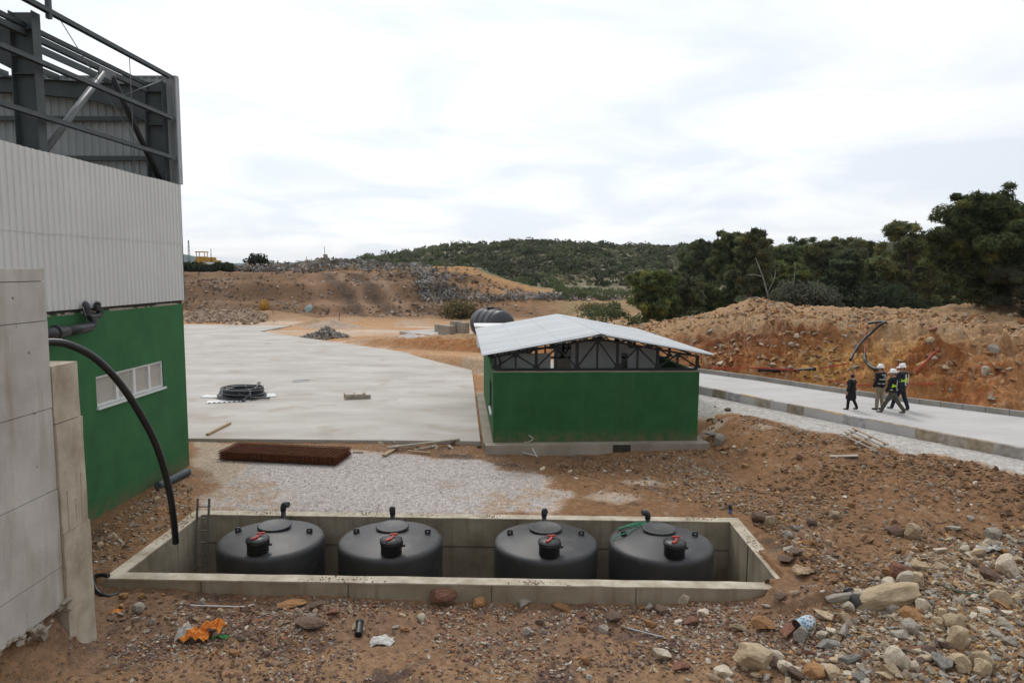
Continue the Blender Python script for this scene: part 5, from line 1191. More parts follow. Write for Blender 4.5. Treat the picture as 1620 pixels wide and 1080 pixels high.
b = MB(); b.box(2.2, -1.35, .1, 2.36, 1.35, 1.05); b.bar((0, -1.12, .4), (2.2, -1.12, .4), .12, .2); b.bar((0, 1.12, .4), (2.2, 1.12, .4), .12, .2); b.build('blade', M['yellow'], t, fix=False)
b = MB(); b.tube([(1.0, .2, 1.5), (1.0, .2, 2.15)], .06, 8); b.build('exhaust', M['dark_gap'], t)
p = at(316, 414, 113); b = MB(); b.rbox(-1.0, -.6, 0, 1.0, .6, .75, amp=.05); o = b.build('white_crate', M['white_paint']); o.location = (p[0] + 2.2, 113, p[2] - .9); tag(o, 'pale boxy scrap unit in the rubbish just below the bulldozer', 'scrap')

# ================================================================== TREES
NEEDLE = TL
def pine_mesh(seed, h_, r, nb, clump, size, base, trunk_h=.16, lean=0.0, nper=26, dense=1.0, top=.8):
    """one unit pine: returns trunk MB and foliage arrays, base at the origin"""
    rn = random.Random(seed); r_ = np.random.default_rng(seed)
    tb = MB(); k = 9; pts = []; rad = []; px = py = 0
    for i in range(k + 1):
        f = i / k; px += rn.uniform(-.025, .025) * h_ * (.4 + f); py += rn.uniform(-.025, .025) * h_ * (.4 + f)
        pts.append(Vector((px + lean * f * h_, py, f * h_ * .93))); rad.append(.026 * h_ * (1 - f) ** .8 + .008 * h_)
    tb.tube(pts, .1, 8, radii=rad)
    C_ = []; R1 = []; T_ = []
    for i in range(nb):
        f = trunk_h + (1 - trunk_h) * (i + rn.random()) / nb; g = f * k; j = min(int(g), k - 1); p0 = pts[j].lerp(pts[j + 1], g - j)
        prof = min(1, ((f - trunk_h) / .22) ** .7 + .25) * (1 - max(0, (f - .45) / (1.02 - .45)) ** 1.5 * top) 
        l = r * prof * rn.uniform(.55, 1.15); a = rn.uniform(0, 2 * pi) ; el = rn.uniform(-.1, .45) + .5 * f
        d = Vector((cos(a) * cos(el), sin(a) * cos(el), sin(el))); q1 = p0 + d * l * .55 + Vector((0, 0, -.03 * l)); q2 = p0 + d * l + Vector((0, 0, .10 * l))
        tb.tube([p0, q1, q2], .02, 5, radii=[.010 * h_ * (1.1 - f), .007 * h_ * (1.1 - f), .003 * h_])
        m_ = max(2, int(clump * (l / r + .3)))
        for c in range(m_):
            s = rn.uniform(.35, 1.05); w__ = p0.lerp(q1, s * 1.8) if s < .55 else q1.lerp(q2, (s - .55) / .45)
            w__ = w__ + Vector((rn.gauss(0, .10 * r), rn.gauss(0, .10 * r), rn.gauss(.04, .07 * r)))
            C_.append(w__[:]); R1.append(r * rn.uniform(.10, .20) * dense); T_.append(rn.uniform(.6, 1.35))
    C_ = np.array(C_); V, Fc = leaf_faces(C_, np.array(R1) * 1.2, nper, size, .68, seed, .5, .24)
    tone = np.repeat(np.array(T_), nper) * (.75 + .5 * r_.random(len(Fc)))
    warm = np.repeat(r_.random(len(T_)) < .18, nper)
    col = np.array(base)[None] * tone[:, None]; col[warm] *= np.array([1.35, 1.15, .9])
    return tb, V, Fc, col
TREES = {}
def pine(px, pyb, pyt, y, wpx, label, seed, name='pine_tree', base=(.040, .058, .024), var=0, z=None, cat='tree', nb=34, clump=7, size=.5, nper=26, trunk_h=.16, group=None, dense=1.0, lean=0, top=.8):
    x = PY(px, 470, y)[0]; zb = hz(x, y) if z is None else z
    zt_ = PY(px, pyt, y)[2]; h_ = max(1.5, zt_ - zb); r = wpx / 1080 * y / 2
    tb, V, Fc, col = pine_mesh(seed, h_, r, nb, clump, size, base, trunk_h, lean, nper, dense, top)
    t = thing(name, label, cat, (x, y, zb - .05), 0, group); tb.build('trunk', M['bark'], t, fix=False); np_mesh('crown', V, Fc, TL, t, col=col); return t
G = 'pine trees behind the earth bank'
pine(1560, 540, 316, 39.5, 165, 'tall dense dark pine standing alone on the bank at the right', 101, base=(.085, .105, .042), nb=70, clump=11, size=.34, nper=130, trunk_h=.10, dense=.85)
pine(1632, 560, 425, 36.5, 110, 'grey green olive like tree cut by the right edge of the photo', 102, 'broadleaf_tree', (.085, .095, .060), nb=34, clump=9, size=.13, nper=120, trunk_h=.08)
tr = [(1040, 432, 62, 84, 'bushy pine with its foot at the left end of the earth bank', .08, 1.0), (1078, 440, 66, 72, 'second bushy pine from the left end of the earth bank', .08, 1.0), (1118, 452, 70, 60, 'low pine between the bushy pines and the tall thin pine', .1, 1.0),
      (1150, 376, 72, 80, 'tall open crowned pine left of the thin pine', .22, .9), (1181, 369, 66, 72, 'tall thin pine with a bare lower trunk behind the bank', .42, .85), (1232, 398, 78, 90, 'broad mid green pine behind the bare dead branches', .15, 1.0),
      (1262, 422, 70, 64, 'rounded pine right of the dead branches', .12, 1.0), (1300, 386, 82, 96, 'wide pine rising above the grey green bush', .15, 1.0), (1345, 400, 76, 80, 'dark pine above the highest part of the bank', .12, 1.0),
      (1385, 416, 74, 70, 'dense pine left of the tallest mid distance pine', .12, 1.0), (1440, 356, 70, 106, 'large pine with a peaked crown left of the lone pine', .1, 1.05), (1492, 366, 82, 80, 'pine partly hidden behind the lone dark pine', .12, 1.0),
      (1205, 410, 92, 70, 'distant pine behind the tall thin pine', .2, 1.0), (1365, 384, 104, 90, 'pine on the rise behind the dark pine', .15, 1.0), (1415, 398, 96, 80, 'pine on the rise beside the peaked pine', .15, 1.0), (1600, 372, 84, 130, 'pine glimpsed right of the lone dark pine', .1, 1.0), (1535, 380, 100, 90, 'pine glimpsed behind the lone dark pine', .1, 1.0), (1268, 384, 112, 80, 'far pine on the skyline between the thin pine and the wide pine', .15, 1.0), (1110, 384, 110, 70, 'far pine on the skyline left of the tall open pine', .15, 1.0), (1325, 382, 118, 70, 'small far pine on the skyline above the wide pine', .15, 1.0)]
for i, (px, pyt, y, wpx, lab, th, de) in enumerate(tr):
    g_ = random.Random(i).uniform(.85, 1.15)
    pine(px, 0, pyt, y, wpx * 1.05, lab, 200 + i, base=[(.125 * g_, .155 * g_, .060), (.155 * g_, .172 * g_, .078), (.100 * g_, .132 * g_, .056)][i % 3], nb=38, clump=8, size=.34 + y * .0034, nper=92, trunk_h=th, group=G, dense=de * .8, top=(.55 if th > .2 else .75))
for i, (px, pyt, y, r, lab) in enumerate(((1270, 448, 54, 2.6, 'grey green bush on the bank below the wide pine'), (1296, 449, 53, 1.8, 'rounded pale bush just right of the grey green bush'), (1395, 436, 57, 2.6, 'very dark round juniper on top of the bank'), (1240, 452, 56, 1.6, 'small grey green bush under the dead branches'), (1425, 450, 60, 2.4, 'dark bush at the foot of the peaked pine'))):
    x = PY(px, 470, y)[0]; zb = hz(x, y); h_ = PY(px, pyt, y)[2] - zb
    bush('bush', x, y, zb - .1, r, h_, lab, base=((.105, .112, .078) if 'grey' in lab or 'pale' in lab else (.034, .046, .022)), seed=70 + i, n=44, nper=110, size=.19)
# dead tree
p = PY(1236, 470, 58); zb = hz(p[0], 58); t = thing('dead_tree', 'bare grey dead branches leaning over the bank in front of the pines', 'tree', (p[0], 58, zb))
b = MB(); b.tube([(0, 0, -.2), (-.9, 0, 1.7), (-1.6, .1, 4.0), (-2.3, .1, 5.6)], .06, 6, radii=[.11, .08, .05, .02]); b.build('trunk', M['deadwood'], t)
for q in (((-.9, 0, 1.7), (-2.0, 0, 2.3), (-3.2, -.2, 2.2)), ((-1.2, 0, 2.6), (-.6, .2, 3.8), (-.5, .2, 4.6)), ((-1.6, .1, 4.0), (-2.4, .2, 4.2), (-3.0, .2, 4.1)), ((.3, 0, 0), (1.0, 0, 3.0), (1.1, .1, 5.2)), ((-.5, 0, .9), (-1.6, -.3, 1.1), (-2.6, -.3, .9))):
    b = MB(); b.tube(q, .03, 5, radii=[.05, .035, .015]); b.build('branch', M['deadwood'], t)
# low scrub under the pines and on the berm
n = 520; x = rg.uniform(8, 75, n); y = rg.uniform(58, 140, n); d_, s_ = roadcoord(x, y); k = (d_ > 21) & (y > 60); x, y = x[k], y[k]
V, Fc = leaf_faces(np.stack([x, y, height(x, y) + .5], 1), .9 + 1.0 * rg.random(len(x)), 110, .27, .7, 17)
tag(np_mesh('undergrowth', V, Fc, TL, col=np.array((.085, .105, .045))[None] * (.6 + .9 * rg.random((len(Fc), 1)))), 'dark undergrowth filling the ground under the pines', 'undergrowth', kind='stuff')
for i, (px, py, r, h_, lab) in enumerate(((720, 500, 2.6, 2.2, 'dry olive green bush left of the horizontal black tank'), (737, 503, 1.8, 1.6, 'small dry bush touching the horizontal black tank'), (940, 492, 2.6, .7, 'low olive tuft on the berm above the shed roof'))):
    p = GP(px, py); bush('bush', p[0], p[1], p[2] - .1, r, h_, lab, base=(.15, .125, .055), seed=90 + i, size=.25, n=24, nper=50)

# ================================================================== ROCKS
def rock_mesh(name, seed, mat, sub=2, flat=.7, ang=8, rough=.07):
    rn = random.Random(seed); bm = bmesh.new(); bmesh.ops.create_icosphere(bm, subdivisions=sub, radius=1.0)
    pl = []
    for k in range(ang):
        d = Vector((rn.gauss(0, 1), rn.gauss(0, 1), rn.gauss(0, 1))).normalized(); pl.append((d, rn.uniform(.42, .80)))
    for v in bm.verts:
        for d, o in pl:
            t = v.co.dot(d) - o
            if t > 0: v.co -= d * t
        v.co *= 1 + rough * mnoise.noise(v.co * 2.2 + Vector((seed, 0, 0))) + rough * .6 * mnoise.noise(v.co * 6 + Vector((0, seed, 0))) + rough * .45 * abs(mnoise.noise(v.co * 13))
    sx, sy, sz = rn.uniform(.8, 1.25), rn.uniform(.65, 1.0), rn.uniform(.5, .85) * flat / .7
    for v in bm.verts: v.co = Vector((v.co.x * sx, v.co.y * sy, v.co.z * sz))
    mx_ = max(abs(v.co.x) for v in bm.verts)
    for v in bm.verts: v.co /= mx_
    me = bpy.data.meshes.new(name); bm.to_mesh(me); bm.free(); me.materials.append(mat)
    return me
RC = dict(tan=((.44, .345, .225), (.33, .245, .155)), grey=((.37, .335, .28), (.27, .235, .195)), brown=((.17, .115, .085), (.115, .075, .056)), orange=((.37, .21, .095), (.27, .13, .055)),
          red=((.25, .125, .085), (.18, .085, .058)), pale=((.54, .475, .375), (.42, .345, .25)), blue=((.27, .255, .225), (.19, .178, .158)))
RM = {}
for c, (a, b2) in RC.items():
    RM[c] = MAT('rock_' + c, a, b2, 2.6, .9, .7, 6, speck=tuple(v * .6 for v in b2), speck_scale=5, speck_amt=.6, rnd=.2)
RMESH = {c: [rock_mesh('rock', 300 + 17 * i + 5 * k, RM[c], 4 if k < 3 else 3, ang=(15 if k % 2 else 10), flat=.6 + .12 * (k % 3)) for k in range(5)] for i, c in enumerate(RC)}
WORD = dict(tan='tan', grey='grey', brown='dark brown', orange='orange brown', red='reddish', pale='cream coloured', blue='blue grey')
def put_rock(x, y, s, c, label, group=None, rz=None, tilt=.25, sc3=(1, 1, 1), k=None, sink=.25, rn=random):
    me = RMESH[c][rn.randrange(5) if k is None else k]
    o = bpy.data.objects.new('rock', me); COL.objects.link(o)
    o.location = (x, y, hz(x, y) + s * (.55 - sink) * sc3[2]); o.scale = (s * sc3[0], s * sc3[1], s * sc3[2])
    o.rotation_euler = (rn.uniform(-tilt, tilt), rn.uniform(-tilt, tilt), rn.uniform(0, 6.28) if rz is None else rz)
    return tag(o, label, 'rock', group)
rk = random.Random(77)
FEAT = [  # photo x, y of the foot, width in photo pixels, colour, stretch, label
    (700, 957, 46, 'red', (1.1, .8, .62), 'flat reddish rock leaning on the front wall of the pit, left of the ochre rock'),
    (757, 962, 34, 'orange', (.9, .7, 1.1), 'pointed ochre rock against the front wall of the pit'),
    (828, 962, 32, 'grey', (1, .8, .7), 'rounded pinkish grey rock at the foot of the pit wall right of the ochre rock'),
    (888, 965, 36, 'orange', (1.2, .7, .55), 'low orange rock half buried at the foot of the pit wall'),
    (833, 1008, 30, 'grey', (.9, .7, .95), 'pale grey triangular stone lying alone in the middle foreground'),
    (861, 1003, 14, 'grey', (.8, .7, 1), 'small pale stone beside the triangular grey stone'),
    (927, 1052, 28, 'orange', (.75, .8, 1.1), 'upright rusty brown rock in the bare sand at the bottom'),
    (1045, 1048, 44, 'pale', (1, .8, 1.0), 'large cream rock at the bottom beside the vivid orange rock'),
    (1077, 1062, 36, 'red', (1, .8, .8), 'vivid orange red rock touching the large cream rock'),
    (1094, 992, 30, 'red', (1, .9, 1.05), 'reddish square rock standing near the grey rod'),
    (972, 985, 34, 'brown', (1, .8, .8), 'brown rock left of the thin grey rod'),
    (1050, 968, 28, 'brown', (1, .8, .8), 'dark brown rock at the pit wall above the grey rod'),
    (1082, 955, 26, 'pale', (.8, .7, 1.2), 'pointed pale grey rock at the right end of the pit wall'),
    (1028, 966, 20, 'grey', (.9, .8, 1), 'grey stone beside the dark brown rock at the pit wall'),
    (1015, 966, 18, 'orange', (1.1, .8, .6), 'small yellow stone at the foot of the pit wall'),
    (1172, 1002, 40, 'tan', (.85, .8, .95), 'square tan rock at the left edge of the rubble spread'),
    (1211, 1000, 46, 'orange', (.95, .8, .95), 'big orange and cream rock left of the paint can'),
    (1194, 1064, 76, 'tan', (1.1, .8, .8), 'big rounded brown boulder at the bottom left of the rubble spread'),
    (1147, 1068, 32, 'pale', (1, .8, .7), 'smooth cream stone left of the big brown boulder'),
    (1425, 965, 118, 'tan', (1.25, .55, .42), 'longest slab like tan boulder in the rubble'),
    (1452, 932, 58, 'pale', (1.1, .8, .75), 'cream topped boulder above the longest tan boulder'),
    (1345, 962, 66, 'grey', (1.35, .6, .55), 'flat grey boulder behind the black pipe stub'),
    (1400, 948, 36, 'grey', (1.1, .8, .8), 'grey rock between the flat boulder and the longest boulder'),
    (1313, 1029, 44, 'blue', (1.1, .9, .62), 'squared blue grey concrete lump among the lower rubble'),
    (1350, 1052, 36, 'blue', (1.2, .8, .8), 'blue grey block fragment at the bottom of the rubble'),
    (1303, 1016, 34, 'pale', (.9, .8, 1), 'white edged rock just above the squared concrete lump'),
    (1245, 1068, 46, 'pale', (.8, .8, 1.0), 'whitish upright boulder at the bottom right of the brown boulder'),
    (1292, 1075, 44, 'orange', (1, .8, .8), 'orange stained boulder on the bottom edge of the rubble'),
    (1520, 1030, 50, 'tan', (.9, .6, 1.1), 'tilted tan slab standing in the lower right rubble'),
    (1482, 1052, 46, 'tan', (1.2, .8, .6), 'flat tan rock left of the tilted tan slab'),
    (1285, 833, 22, 'brown', (.9, .9, 1.1), 'dark brown upright rock beside the right wall of the pit'),
    (1203, 828, 30, 'brown', (1, .9, 1), 'dark brown boulder near the back right corner of the pit'),
    (1220, 836, 24, 'tan', (.8, .8, 1.15), 'upright tan rock touching the dark boulder at the pit corner'),
    (1262, 880, 28, 'brown', (1, .9, .9), 'brown rock in the pile along the right wall of the pit'),
    (1246, 893, 30, 'brown', (1.1, .9, .8), 'lower brown rock in the pile along the right wall of the pit'),
    (1272, 890, 20, 'brown', (1, .9, .9), 'smallest brown rock in the pile along the right wall of the pit'),
    (1420, 848, 32, 'brown', (1, .8, 1), 'dark brown boulder on the slope left of the tan boulder'),
    (1446, 853, 34, 'tan', (.95, .9, 1.1), 'rounded tan boulder on the slope beside the dark brown boulder'),
    (1512, 842, 30, 'grey', (1, .8, .8), 'pale grey rock high on the right hand slope'),
    (1575, 852, 30, 'grey', (1.1, .8, .8), 'grey rock on the slope near the right edge of the photo'),
    (1322, 822, 24, 'tan', (1.1, .8, .8), 'tan rock alone on the slope above the pit corner'),
    (1347, 803, 17, 'orange', (1, .8, .9), 'small ochre rock highest on the bare slope'),
    (1602, 890, 30, 'tan', (1.1, .8, .7), 'sandy rock at the right edge of the photo'),
    (488, 997, 50, 'brown', (1.2, .8, .6), 'dark slate coloured rock left of the black pipe offcut'),
    (526, 975, 28, 'red', (1.1, .8, .8), 'pink and orange rock near the black pipe offcut'),
    (460, 962, 40, 'orange', (1.4, .8, .5), 'long ochre slab at the foot of the pit wall on the left'),
    (498, 965, 26, 'brown', (1, .9, .9), 'brown rock beside the long ochre slab'),
    (370, 1040, 24, 'orange', (1, .7, 1), 'ochre rock in the left foreground below the orange rubbish'),
    (194, 948, 20, 'orange', (.9, .8, 1), 'orange block at the foot of the pit wall by the cable loop'),
    (222, 947, 14, 'orange', (1, .8, .9), 'small bright orange stone right of the orange block'),
    (262, 982, 16, 'grey', (1, .8, .7), 'light grey stone in the left foreground above the orange rubbish'),
    (1139, 704, 24, 'grey', (1, .7, 1.1), 'grey rock against the right end of the shed footing'),
    (1130, 690, 26, 'blue', (1.4, .8, .35), 'flat grey slab leaning at the right corner of the shed'),
    (1148, 712, 14, 'orange', (1, .8, .9), 'small orange rock at the right end of the shed footing'),
    (1350, 713, 16, 'orange', (1.1, .6, 1), 'ochre stone poking up beside the broken pallet'),
    (1257, 735, 12, 'orange', (1, .6, 1), 'small ochre shard on the slope between shed and pallet')]
FEAT += [(1236, 950, 24, 'brown', (1, .8, .8), 'brown rock at the buried front right corner of the pit'), (1258, 944, 20, 'tan', (1, .8, .8), 'small tan rock right of the buried pit corner'), (1214, 962, 18, 'grey', (1, .8, .7), 'grey stone below the buried front right corner of the pit')]
SPEC = []
for px, py, wpx, c, s3, lab in FEAT:
    p = GP(px, py); s = wpx / 1080 * p[1] / 2 * .95; put_rock(p[0], p[1] + s * .5, s, c, lab, None, rz=rk.uniform(-.5, .5), tilt=.15, sc3=s3, sink=.15, rn=rk)
def pick(rn, table):
    u = rn.random() * sum(w for _, w in table); 
    for v, w in table:
        u -= w
        if u <= 0: return v
    return table[-1][0]
MIX_R = (('tan', 46), ('grey', 18), ('brown', 12), ('orange', 10), ('pale', 20), ('blue', 4), ('red', 2))
MIX_F = (('brown', 30), ('grey', 20), ('tan', 14), ('red', 14), ('orange', 10), ('pale', 10), ('blue', 10))
MIX_B = (('brown', 25), ('tan', 25), ('orange', 20), ('grey', 20), ('red', 12))
def inpoly(px, py, P): return float(polydist(np.array([px]), np.array([py]), P)[0]) > 0
ZONES = [  # polygon in the photo, count, size range in px (height in picture ~), colours, label tail, group
    ([(1290, 960), (1420, 900), (1620, 850), (1620, 1080), (1110, 1080), (1200, 1030)], 165, (14, 50), MIX_R, 'stone in the rubble spread at the lower right', 'stones of the lower right rubble spread'),
    ([(1170, 815), (1215, 820), (1270, 915), (1345, 900), (1330, 870), (1240, 830)], 30, (11, 26), MIX_B, 'stone piled along the right wall of the pit', 'stones piled along the right pit wall'),
    ([(1390, 845), (1470, 830), (1560, 870), (1620, 900), (1440, 915), (1400, 870)], 40, (10, 26), MIX_R, 'stone scattered on the slope above the rubble', 'stones on the slope above the rubble'),
    ([(170, 945), (640, 965), (1120, 970), (1120, 1000), (640, 1000), (350, 1030), (160, 1000)], 70, (9, 26), MIX_F, 'stone in front of the pit', 'stones on the ground in front of the pit'),
    ([(170, 1010), (1120, 1010), (1120, 1080), (120, 1080)], 45, (8, 20), MIX_F, 'stone along the bottom of the photo', 'stones along the bottom foreground'),
    ([(1125, 640), (1330, 690), (1480, 740), (1600, 780), (1560, 830), (1350, 800), (1150, 770), (1110, 700)], 55, (6, 15), MIX_B, 'stone on the brown slope below the road', 'stones on the brown slope below the road'),
    ([(150, 830), (230, 780), (290, 765), (300, 790), (200, 880), (150, 905)], 16, (8, 22), MIX_B, 'stone between the hall wall and the pit', 'stones between hall wall and pit'),
    ([(770, 725), (1110, 722), (1160, 790), (930, 800), (800, 745)], 26, (6, 13), MIX_B, 'stone on the dirt in front of the shed', 'stones in front of the shed'),
    ([(590, 700), (770, 700), (770, 712), (620, 712)], 12, (8, 16), (('grey', 3), ('pale', 2), ('blue', 1)), 'lump of broken concrete along the yard edge', 'concrete lumps along the yard edge')]
ZR = []
for P, n, (s0, s1), mix, tail, g in ZONES:
    k = 0; xs = [p[0] for p in P]; ys = [p[1] for p in P]
    while k < n:
        px, py = rk.uniform(min(xs), max(xs)), rk.uniform(min(ys), max(ys))
        if not inpoly(px, py, P): continue
        p = GP(px, py)
        lx, ly = pitlocal(p[0], p[1])
        if abs(lx) < PIT_W + .1 and abs(ly) < PIT_D + .12: continue
        if p[0] < -7.4 and p[1] < 12.1: continue
        wp = s0 + (s1 - s0) * rk.random() ** 2.0; s = wp / 1080 * p[1] / 2 * .85; c = pick(rk, mix)
        SPEC.append((s / p[1], p[0], p[1], s, c, WORD[c] + ' ' + tail, WORD[c] + ' ' + g, (1, rk.uniform(.7, 1), rk.uniform(.7, 1.1)))); k += 1
# blocks on the far bank
k = 0
while k < 60:
    px, py = rk.uniform(1120, 1615), rk.uniform(470, 600)
    p = GP(px, py)
    d_, s_ = roadcoord(p[0], p[1])
    if d_ < .8 or d_ > 16 or p[1] > 62: continue
    s = rk.uniform(.08, .24) * (1.2 if s_ > 6 else 1) * (.6 + .5 * rk.random()); c = pick(rk, (('tan', 30), ('orange', 34), ('grey', 12), ('pale', 8), ('red', 14)))
    SPEC.append((s / p[1], p[0], p[1], s, c, WORD[c] + ' block of stone on the cut bank beyond the road', WORD[c] + ' blocks on the cut bank', (1, .8, .9))); k += 1

SPEC.sort(key=lambda q: -q[0]); KEEP = 298 - len(FEAT)
for _, x, y, s, c, lab, g, s3 in SPEC[:KEEP]: put_rock(x, y, s, c, lab, g, tilt=.5, sc3=s3, sink=.2, rn=rk)
REST = SPEC[KEEP:]

# pebbles: far too many to count
ICO = bmesh.new(); bmesh.ops.create_icosphere(ICO, subdivisions=1, radius=1.0); IV = np.array([v.co[:] for v in ICO.verts]); IF = np.array([[v.index for v in f.verts] for f in ICO.faces]); ICO.free()
def pebbles(name, xy, size, cols, label, seed, lift=.25, flat=.62, rim=False):
    r = np.random.default_rng(seed); n = len(xy); px, py = pitlocal(xy[:, 0], xy[:, 1])
    ok = np.ones(n, bool) if rim else ~((np.abs(px) < PIT_W + .05) & (np.abs(py) < PIT_D + .05)); xy = xy[ok]; size = size[ok]; n = len(xy)
    ang = r.random(n) * 6.28; ca, sa = np.cos(ang), np.sin(ang)
    V = IV[None] * (1 + .28 * r.normal(size=(n, len(IV), 1))) * np.stack([.8 + .6 * r.random(n), .6 + .5 * r.random(n), flat * (.6 + .8 * r.random(n))], 1)[:, None, :]
    tl = r.normal(0, .4, n)[:, None]; zz = V[:, :, 2] + V[:, :, 0] * tl
    X = V[:, :, 0] * ca[:, None] - V[:, :, 1] * sa[:, None]; Y_ = V[:, :, 0] * sa[:, None] + V[:, :, 1] * ca[:, None]
    z = np.full(n, .004) if rim else height(xy[:, 0], xy[:, 1])
    P = np.stack([X * size[:, None] + xy[:, :1], Y_ * size[:, None] + xy[:, 1:], zz * size[:, None] + (z + size * lift)[:, None]], -1)
    Fc = (np.arange(n)[:, None, None] * len(IV) + IF[None]).reshape(-1, 3)
    col = np.repeat(np.array(cols)[r.integers(0, len(cols), n)] * (.65 + .6 * r.random((n, 1))), len(IF), 0)
    return tag(np_mesh(name, P.reshape(-1, 3), Fc, PV, col=col), label, 'pebbles', kind='stuff')
PV = VCOL('pebble_skin', .9, .25, 12)
CR = [(.42, .33, .22), (.36, .32, .26), (.22, .15, .105), (.42, .24, .10), (.46, .40, .31), (.25, .235, .21), (.34, .27, .185), (.27, .21, .15)]
CF = [(.23, .15, .11), (.33, .29, .24), (.15, .10, .085), (.36, .19, .08), (.42, .38, .32), (.26, .12, .075), (.25, .20, .16), (.34, .26, .19)]
CB = [(.26, .16, .09), (.30, .24, .18), (.19, .115, .07), (.37, .22, .10), (.33, .29, .24)]
def zone_xy(P, n, r, dens=None):
    """scatter in a plan polygon"""
    P = np.array(P); o = np.zeros((0, 2))
    while len(o) < n:
        q = P.min(0) + (P.max(0) - P.min(0)) * r.random((n * 2, 2)); m_ = polydist(q[:, 0], q[:, 1], P) > 0
        if dens is not None: m_ &= r.random(len(q)) < dens(q[:, 0], q[:, 1])
        o = np.concatenate([o, q[m_]])
    return o[:n]
r = np.random.default_rng(8)
pebbles('small_rocks', np.array([q[1:3] for q in REST]), np.array([q[3] for q in REST]), [RC[k][0] for k in ('tan', 'tan', 'pale', 'brown', 'orange', 'grey')], 'smaller stones lying among the countable rocks all over the site', 30)
plan = lambda pts: [tuple(GP(*p)[:2]) for p in pts]
n = 11000; xy = zone_xy([(3.2, 10.2), (6.0, 12.5), (8.2, 14.6), (11.5, 16.0), (14.5, 16.5), (14, 9.8), (9, 9.6)], n, r, lambda x, y: np.clip(.12 + 1.1 * sstep(3.5, 7.5, x - .55 * (y - 11)) + 1.0 * fbm(x * .7, y * .7, 95), .05, 1))
pebbles('rubble_gravel', xy, .016 + .055 * r.random(n) ** 3, CR, 'loose small stones between the larger rocks of the lower right rubble', 31)
n = 2600; xy = zone_xy([(3.6, 10.3), (6.0, 12.2), (8.0, 13.8), (11.5, 15.6), (14.5, 16.0), (14, 9.8), (9, 9.6)], n, r, lambda x, y: np.clip(.1 + 1.2 * sstep(3.8, 7.2, x - .5 * (y - 11)) + .8 * fbm(x * .6, y * .6, 92), .04, 1))
pebbles('rubble_stones', xy, .026 + .032 * r.random(n) ** 1.6, [(.40, .32, .21), (.36, .31, .24), (.48, .42, .32), (.40, .24, .11), (.23, .16, .11), (.44, .36, .24), (.30, .28, .25)], 'fist sized tan stones packed between the larger rocks of the lower right rubble', 38, .35, .75)
n = 13000; xy = zone_xy([(-7.3, 10.0), (6, 10.0), (6.5, 13.4), (-8, 13.7)], n, r, lambda x, y: np.clip(.10 + .45 * sstep(12.3, 13.5, y) + 1.6 * (fbm(x * .5, y * .6, 96) + .02) + .5 * fbm(x * 2, y * 2, 97), .02, 1))
pebbles('foreground_gravel', xy, .009 + .034 * r.random(n) ** 3.2, CF, 'small stones and grit strewn over the reddish foreground earth', 32)
n = 1000; xy = zone_xy([(-7.0, 10.0), (5, 10.0), (6.3, 13.2), (-8, 13.5)], n, r, lambda x, y: np.clip(.08 + .5 * sstep(12.5, 13.4, y) + 1.5 * fbm(x * .5, y * .6, 96) + .3 * fbm(x * 2, y * 2, 97), .02, 1))
pebbles('foreground_stones', xy, .02 + .022 * r.random(n) ** 1.6, [(.24, .14, .10), (.34, .29, .24), (.30, .16, .09), (.42, .36, .28), (.18, .12, .10), (.38, .22, .11)], 'fist sized reddish stones lying over the foreground earth', 39, .35, .75)
n = 9000; xy = zone_xy([(6.3, 13.5), (6.4, 18), (2, 20), (3, 23.5), (8, 24.5), (9, 30), (13.5, 22.5), (16, 19.5), (15, 15), (9, 13.5)], n, r, lambda x, y: np.clip(.25 + 1.3 * fbm(x * .5, y * .5, 98) + .4 * sstep(9, 6.5, x) * sstep(19, 16, y), .05, 1) * (((x - 7.90) * -0.824 + (y - 28.32) * -0.568) > .35))
pebbles('slope_gravel', xy, .012 + .05 * r.random(n) ** 3.2, CB, 'small stones scattered over the brown slope between the pit and the road', 33)
n = 9000; xy = zone_xy([(-10.2, 17.9), (-10.2, 25), (-1.2, 25), (1.0, 22), (1.9, 19.4), (.6, 17.9)], n, r)
pebbles('crushed_stone', xy, .009 + .012 * r.random(n) ** 2, [(.44, .40, .37), (.40, .36, .33), (.47, .435, .41), (.35, .31, .28)], 'pale crushed stone spread between the yard and the pit', 34, .1)
n = 6500; pts = []
xy = zone_xy([(8.5, 39), (13.2, 34.5), (17.2, 29.3), (21.4, 25), (28, 31), (24, 40), (20, 50), (14, 58), (9, 58)], n, r, lambda x, y: np.clip(.35 + 1.3 * fbm(x * .4, y * .4, 99), .05, 1))
pebbles('bank_scree', xy, .03 + .13 * r.random(n) ** 3.0, [(.36, .19, .085), (.42, .26, .12), (.28, .14, .06), (.36, .30, .23), (.31, .22, .15)], 'loose stones and clods covering the orange cut bank', 35)
n = 6000; xy = zone_xy([(6.3, 13.2), (6.4, 18), (2, 20), (1, 23.6), (7.4, 24.2), (8, 27.5), (12.5, 21.0), (14.6, 18.4), (15, 13), (9, 11)], n, r, lambda x, y: np.clip(.3 + 1.4 * fbm(x * .45, y * .45, 89, 3), .04, 1) * (((x - 7.90) * -0.824 + (y - 28.32) * -0.568) > .2))
pebbles('soil_clods', xy, .02 + .075 * r.random(n) ** 2.6, [(.185, .110, .062), (.215, .128, .070), (.15, .088, .052), (.24, .145, .08)], 'brown clods of earth half buried in the slope between the pit and the road', 40, .02, .6)
n = 3500; xy = zone_xy([(-7.2, 9.8), (6, 9.8), (6.5, 13.3), (-8, 13.6)], n, r, lambda x, y: np.clip(.3 + 1.4 * fbm(x * .6, y * .6, 88, 3), .04, 1))
pebbles('earth_clods', xy, .012 + .045 * r.random(n) ** 2.6, [(.185, .118, .080), (.22, .140, .092), (.14, .086, .062)], 'reddish clods of earth in the foreground', 41, .02, .55)
